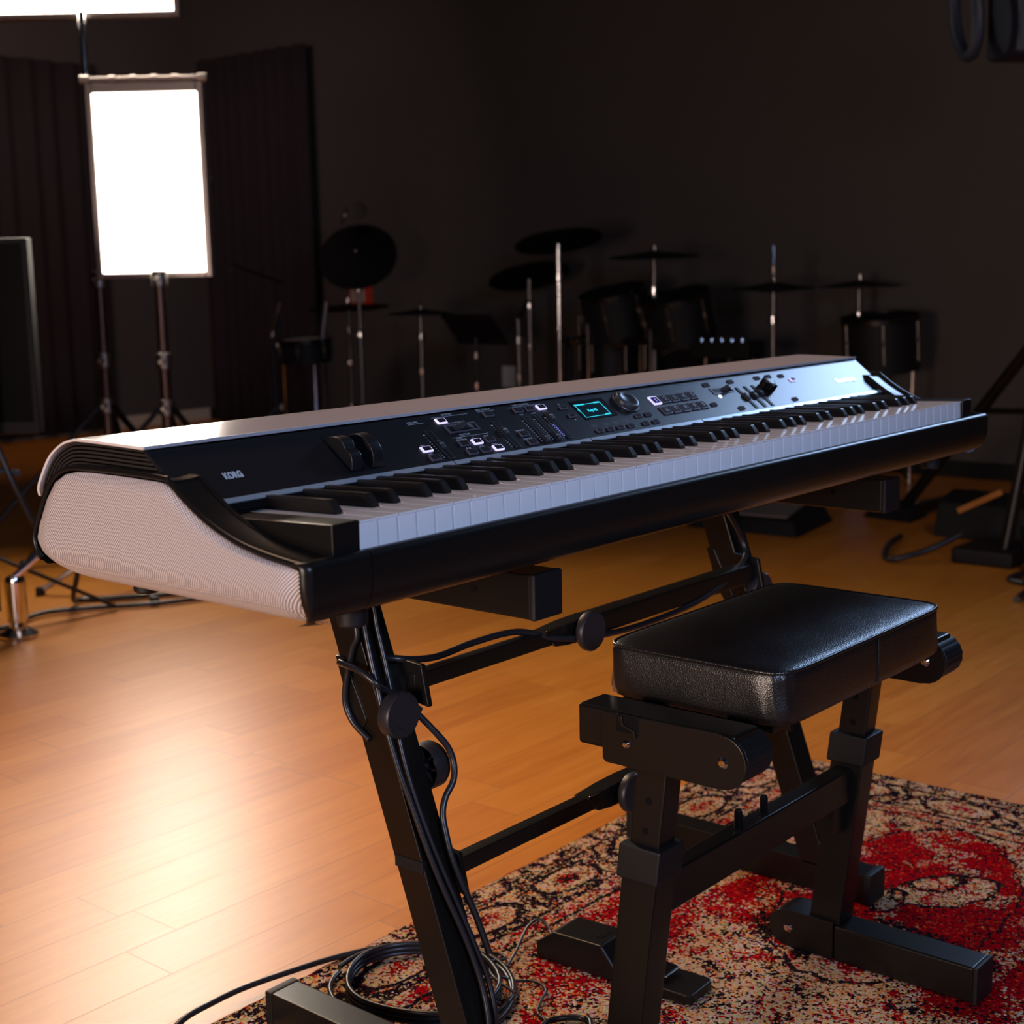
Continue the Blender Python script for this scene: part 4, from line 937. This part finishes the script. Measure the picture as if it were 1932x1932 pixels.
MB().tube([(4.72, 3.52, .60), (4.56, 3.2, .615), (4.56, 2.7, .612), (4.66, 2.4, .60)], .016, 12, 5).build('tube', 'steel', rk)
for y in (3.44, 2.42): MB().cyl((4.70, y, .0), (4.70, y, .62), .016, n=12).build('post', 'steel', rk)
for y in (3.28, 3.02, 2.86, 2.64): MB().lathe([(0, -.025), (.022, -.02), (.022, .02), (0, .025)], (4.555, y, .612), (0, 1, 0), 14).build('clamp', 'chrome', rk)
mp = thing('microphone_stand', 'chrome microphone stand left of the drum kit with a shining knuckle', 'stand', (4.4, 3.50, 0)); tripod(mp, 4.4, 3.50, .72, .008, .25)
MB().beam((4.4, 3.50, .72), (4.40, 3.44, .80), .016, .016, (1, 0, 0)).build('knuckle', 'chrome', mp)
# left group
t = cstand('big dark cymbal pad facing forward on a stand left of centre', 4.5, 4.655, 1.030, .205, (-.70, -.50, .62))
tb = MB()
for s in (-1, 1): tb.lathe([(0, -.006), (.045, -.004), (.045, .004), (0, .006)], (4.46, 4.645 + s * .055, 1.245 - .01 * s), (-.6, .5 * s, .3), 14)
tb.build('butterfly_nut', 'frame2', t)
cstand('small flat dark cymbal low right of the big forward facing pad', 4.5, 4.22, .742, .165, (0, 0, 1))
cstand('wide low dark cymbal behind the two bright tubes', 4.75, 5.0, .760, .22, (.05, .1, 1))
sn = drum('small drum with a pale head below the two bright tubes', (4.5, 5.08, .53), .135, .12, (-.05, 0, 1))
MB().lathe([(0, .0), (.125, .0), (.125, .002), (0, .002)], (4.5, 5.08, .594), (-.05, 0, 1), 36).build('pale_skin', 'head', sn)['label'] = 'pale drum skin'
for p0, p1, lb in (((4.5, 5.36, .60), (4.5, 5.28, .80), 'left one of two short bright tubes leaning by the pale drum'), ((4.5, 4.955, .58), (4.5, 4.905, .80), 'right one of two short bright tubes leaning by the pale drum')):
    t = thing('tom_holder', lb, 'holder', (p0[0], p0[1], 0)); MB().cyl(p0, p1, .015, n=14).build('tube', 'chrome', t); MB().cyl((p0[0] + .02, p0[1], 0), (p0[0] + .0, p0[1], p0[2] + .02), .010, n=10).build('post', 'steel', t)
ms = thing('music_stand', 'dark tilted music stand right of the low cymbals', 'music stand', (4.5, 3.88, 0))
MB().box((-.005, -.16, -.10), (.005, .16, .10), .002, 1, Matrix.Translation((4.5, 3.86, .66)) @ Matrix.Rotation(-.75, 4, 'Y')).build('desk', 'dark', ms); tripod(ms, 4.53, 3.88, .62, .009, .22, 'steel')
t = thing('microphone_boom', 'thin dark boom arm with a small shining end right of the light panel', 'stand', (4.5, 5.30, 0)); tripod(t, 4.5, 5.30, .90, .009, .25, 'steel')
MB().cyl((4.5, 5.25, .90), (4.5, 5.66, 1.0), .008, n=10).build('boom', 'steel', t); MB().lathe([(0, -.015), (.012, -.01), (.012, .01), (0, .015)], (4.5, 5.675, .985), (0, 1, 0), 12).build('end_cap', 'chrome', t)
ps = thing('wall_poster', 'small red and cream notice on the wall below the big cymbal pad', 'notice', (WX - .002, 5.46, .82))
MB().box((WX - .004, 5.37, .722), (WX, 5.56, .930), 0).build('backing', 'red', ps, smooth=0); MB().box((WX - .006, 5.43, .770), (WX - .003, 5.55, .925), 0).build('sheet', 'paper', ps, smooth=0)
t = thing('pedal_board', 'grey topped black floor box behind the middle of the piano', 'floor box', (3.78, 1.8, 0))
MB().hexa([(3.62, 1.60, .0), (4.0, 1.66, .0), (3.95, 2.1, 0), (3.60, 2.05, 0), (3.66, 1.64, .05), (3.96, 1.69, .085), (3.92, 2.06, .085), (3.63, 2.01, .05)], .006).build('case', 'dark', t)
MB().hexa([(3.69, 1.68, .0535), (3.93, 1.72, .082), (3.89, 2.02, .082), (3.66, 1.97, .0535), (3.69, 1.68, .058), (3.93, 1.72, .086), (3.89, 2.02, .086), (3.66, 1.97, .058)], .001).build('top_plate', 'frame', t)
# right: large light stand whose strut crosses the right edge
bs = thing('light_stand', 'black diagonal strut and foot of a large light stand at the right edge', 'stand', (4.24, 1.48, 0))
MB().cyl((4.25, 1.50, .035), (4.00, .63, 1.08), .021, n=18).build('strut', 'steel', bs)
MB().beam((4.20, 1.475, .030), (4.72, 1.415, .030), .035, .045, (0, 0, 1), .006).build('foot_bar', 'steel', bs)
MB().hexa([(4.10, 1.40, 0), (4.30, 1.42, 0), (4.34, 1.60, 0), (4.14, 1.62, 0), (4.14, 1.44, .045), (4.27, 1.45, .045), (4.30, 1.57, .06), (4.17, 1.58, .06)], .01).build('rubber_shoe', 'rubber', bs)
MB().cyl((4.16, 1.17, .42), (4.45, .92, .40), .011, n=12).build('brace', 'steel', bs)
bx = thing('equipment_case', 'small black case on the floor at the right behind the piano', 'case', (3.9, 1.25, 0))
MB().prism([(3.92, .0), (4.25, .0), (4.22, .10), (4.08, .15), (3.96, .12)], 'y', .92, 1.24, .012).build('case_shell', 'dark', bx)
MB().beam((3.90, 1.14, .10), (3.93, 1.00, .175), .02, .016, (0, 0, 1), .003).build('strap', 'orange', bx)['label'] = 'orange strap'
sb = thing('stage_box', 'black box with a cable at the right edge on the floor', 'box', (3.62, .86, 0))
MB().box((3.52, .80, 0), (3.74, 1.0, .05), .01).build('housing', 'dark', sb); MB().cyl((3.60, .86, .0), (3.66, .80, .52), .02, n=14).build('handle', 'steel', sb)
cable([(3.55, .98, .09), (3.48, 1.06, .04), (3.42, 1.16, .010), (3.62, 1.26, .010), (3.80, 1.30, .012)], .010, 'black cable on the floor behind the right end of the piano')
cable([(3.70, .84, .10), (3.50, .74, .02), (3.35, .74, .010), (3.30, .66, .010), (3.1, .62, .010)], .010, 'black cable leaving the box at the right edge')
# stage lights hanging at the top right
def stage_light(name, label, c, s=1.):
    c = Vector(c); t = thing(name, label, 'stage light', tuple(c)); q = Matrix.Translation(c) @ Matrix.Rotation(-.70, 4, 'Z')
    ring = []
    G = MB(); a_ = [(.075 * math.cos(2 * PI * i / 40) , .135 * math.sin(2 * PI * i / 40)) for i in range(41)]
    G.tube([q @ Vector((0.0, a * s + b_ * .22 * s, b_ * s)) for a, b_ in a_], .020 * s, 10, 1); G.build('yoke', 'bluecase', t)
    MB().cyl(c + Vector((0, 0, .10 * s)), c + Vector((0, 0, 3.4 - c.z)), .016, n=12).build('drop_pole', 'steel', t)
    return t
stage_light('yoke_bracket', 'dark oval yoke bracket hanging in the top right corner', (3.66, 1.06, 1.700))
t = thing('stage_light', 'dark blue lamp housing hanging at the upper right edge', 'stage light', (3.80, .90, 1.70))
MB().box((-.12, -.11, -.13), (.12, .11, .16), .02, 3, Matrix.Translation((3.80, .885, 1.685)) @ Matrix.Rotation(-.70, 4, 'Z')).build('housing', 'bluecase', t)
MB().cyl((3.80, .885, 1.83), (3.80, .885, 3.4), .018, n=12).build('drop_pole', 'steel', t)
for o in list(S.objects):
    if '_w' in o: del o['_w']
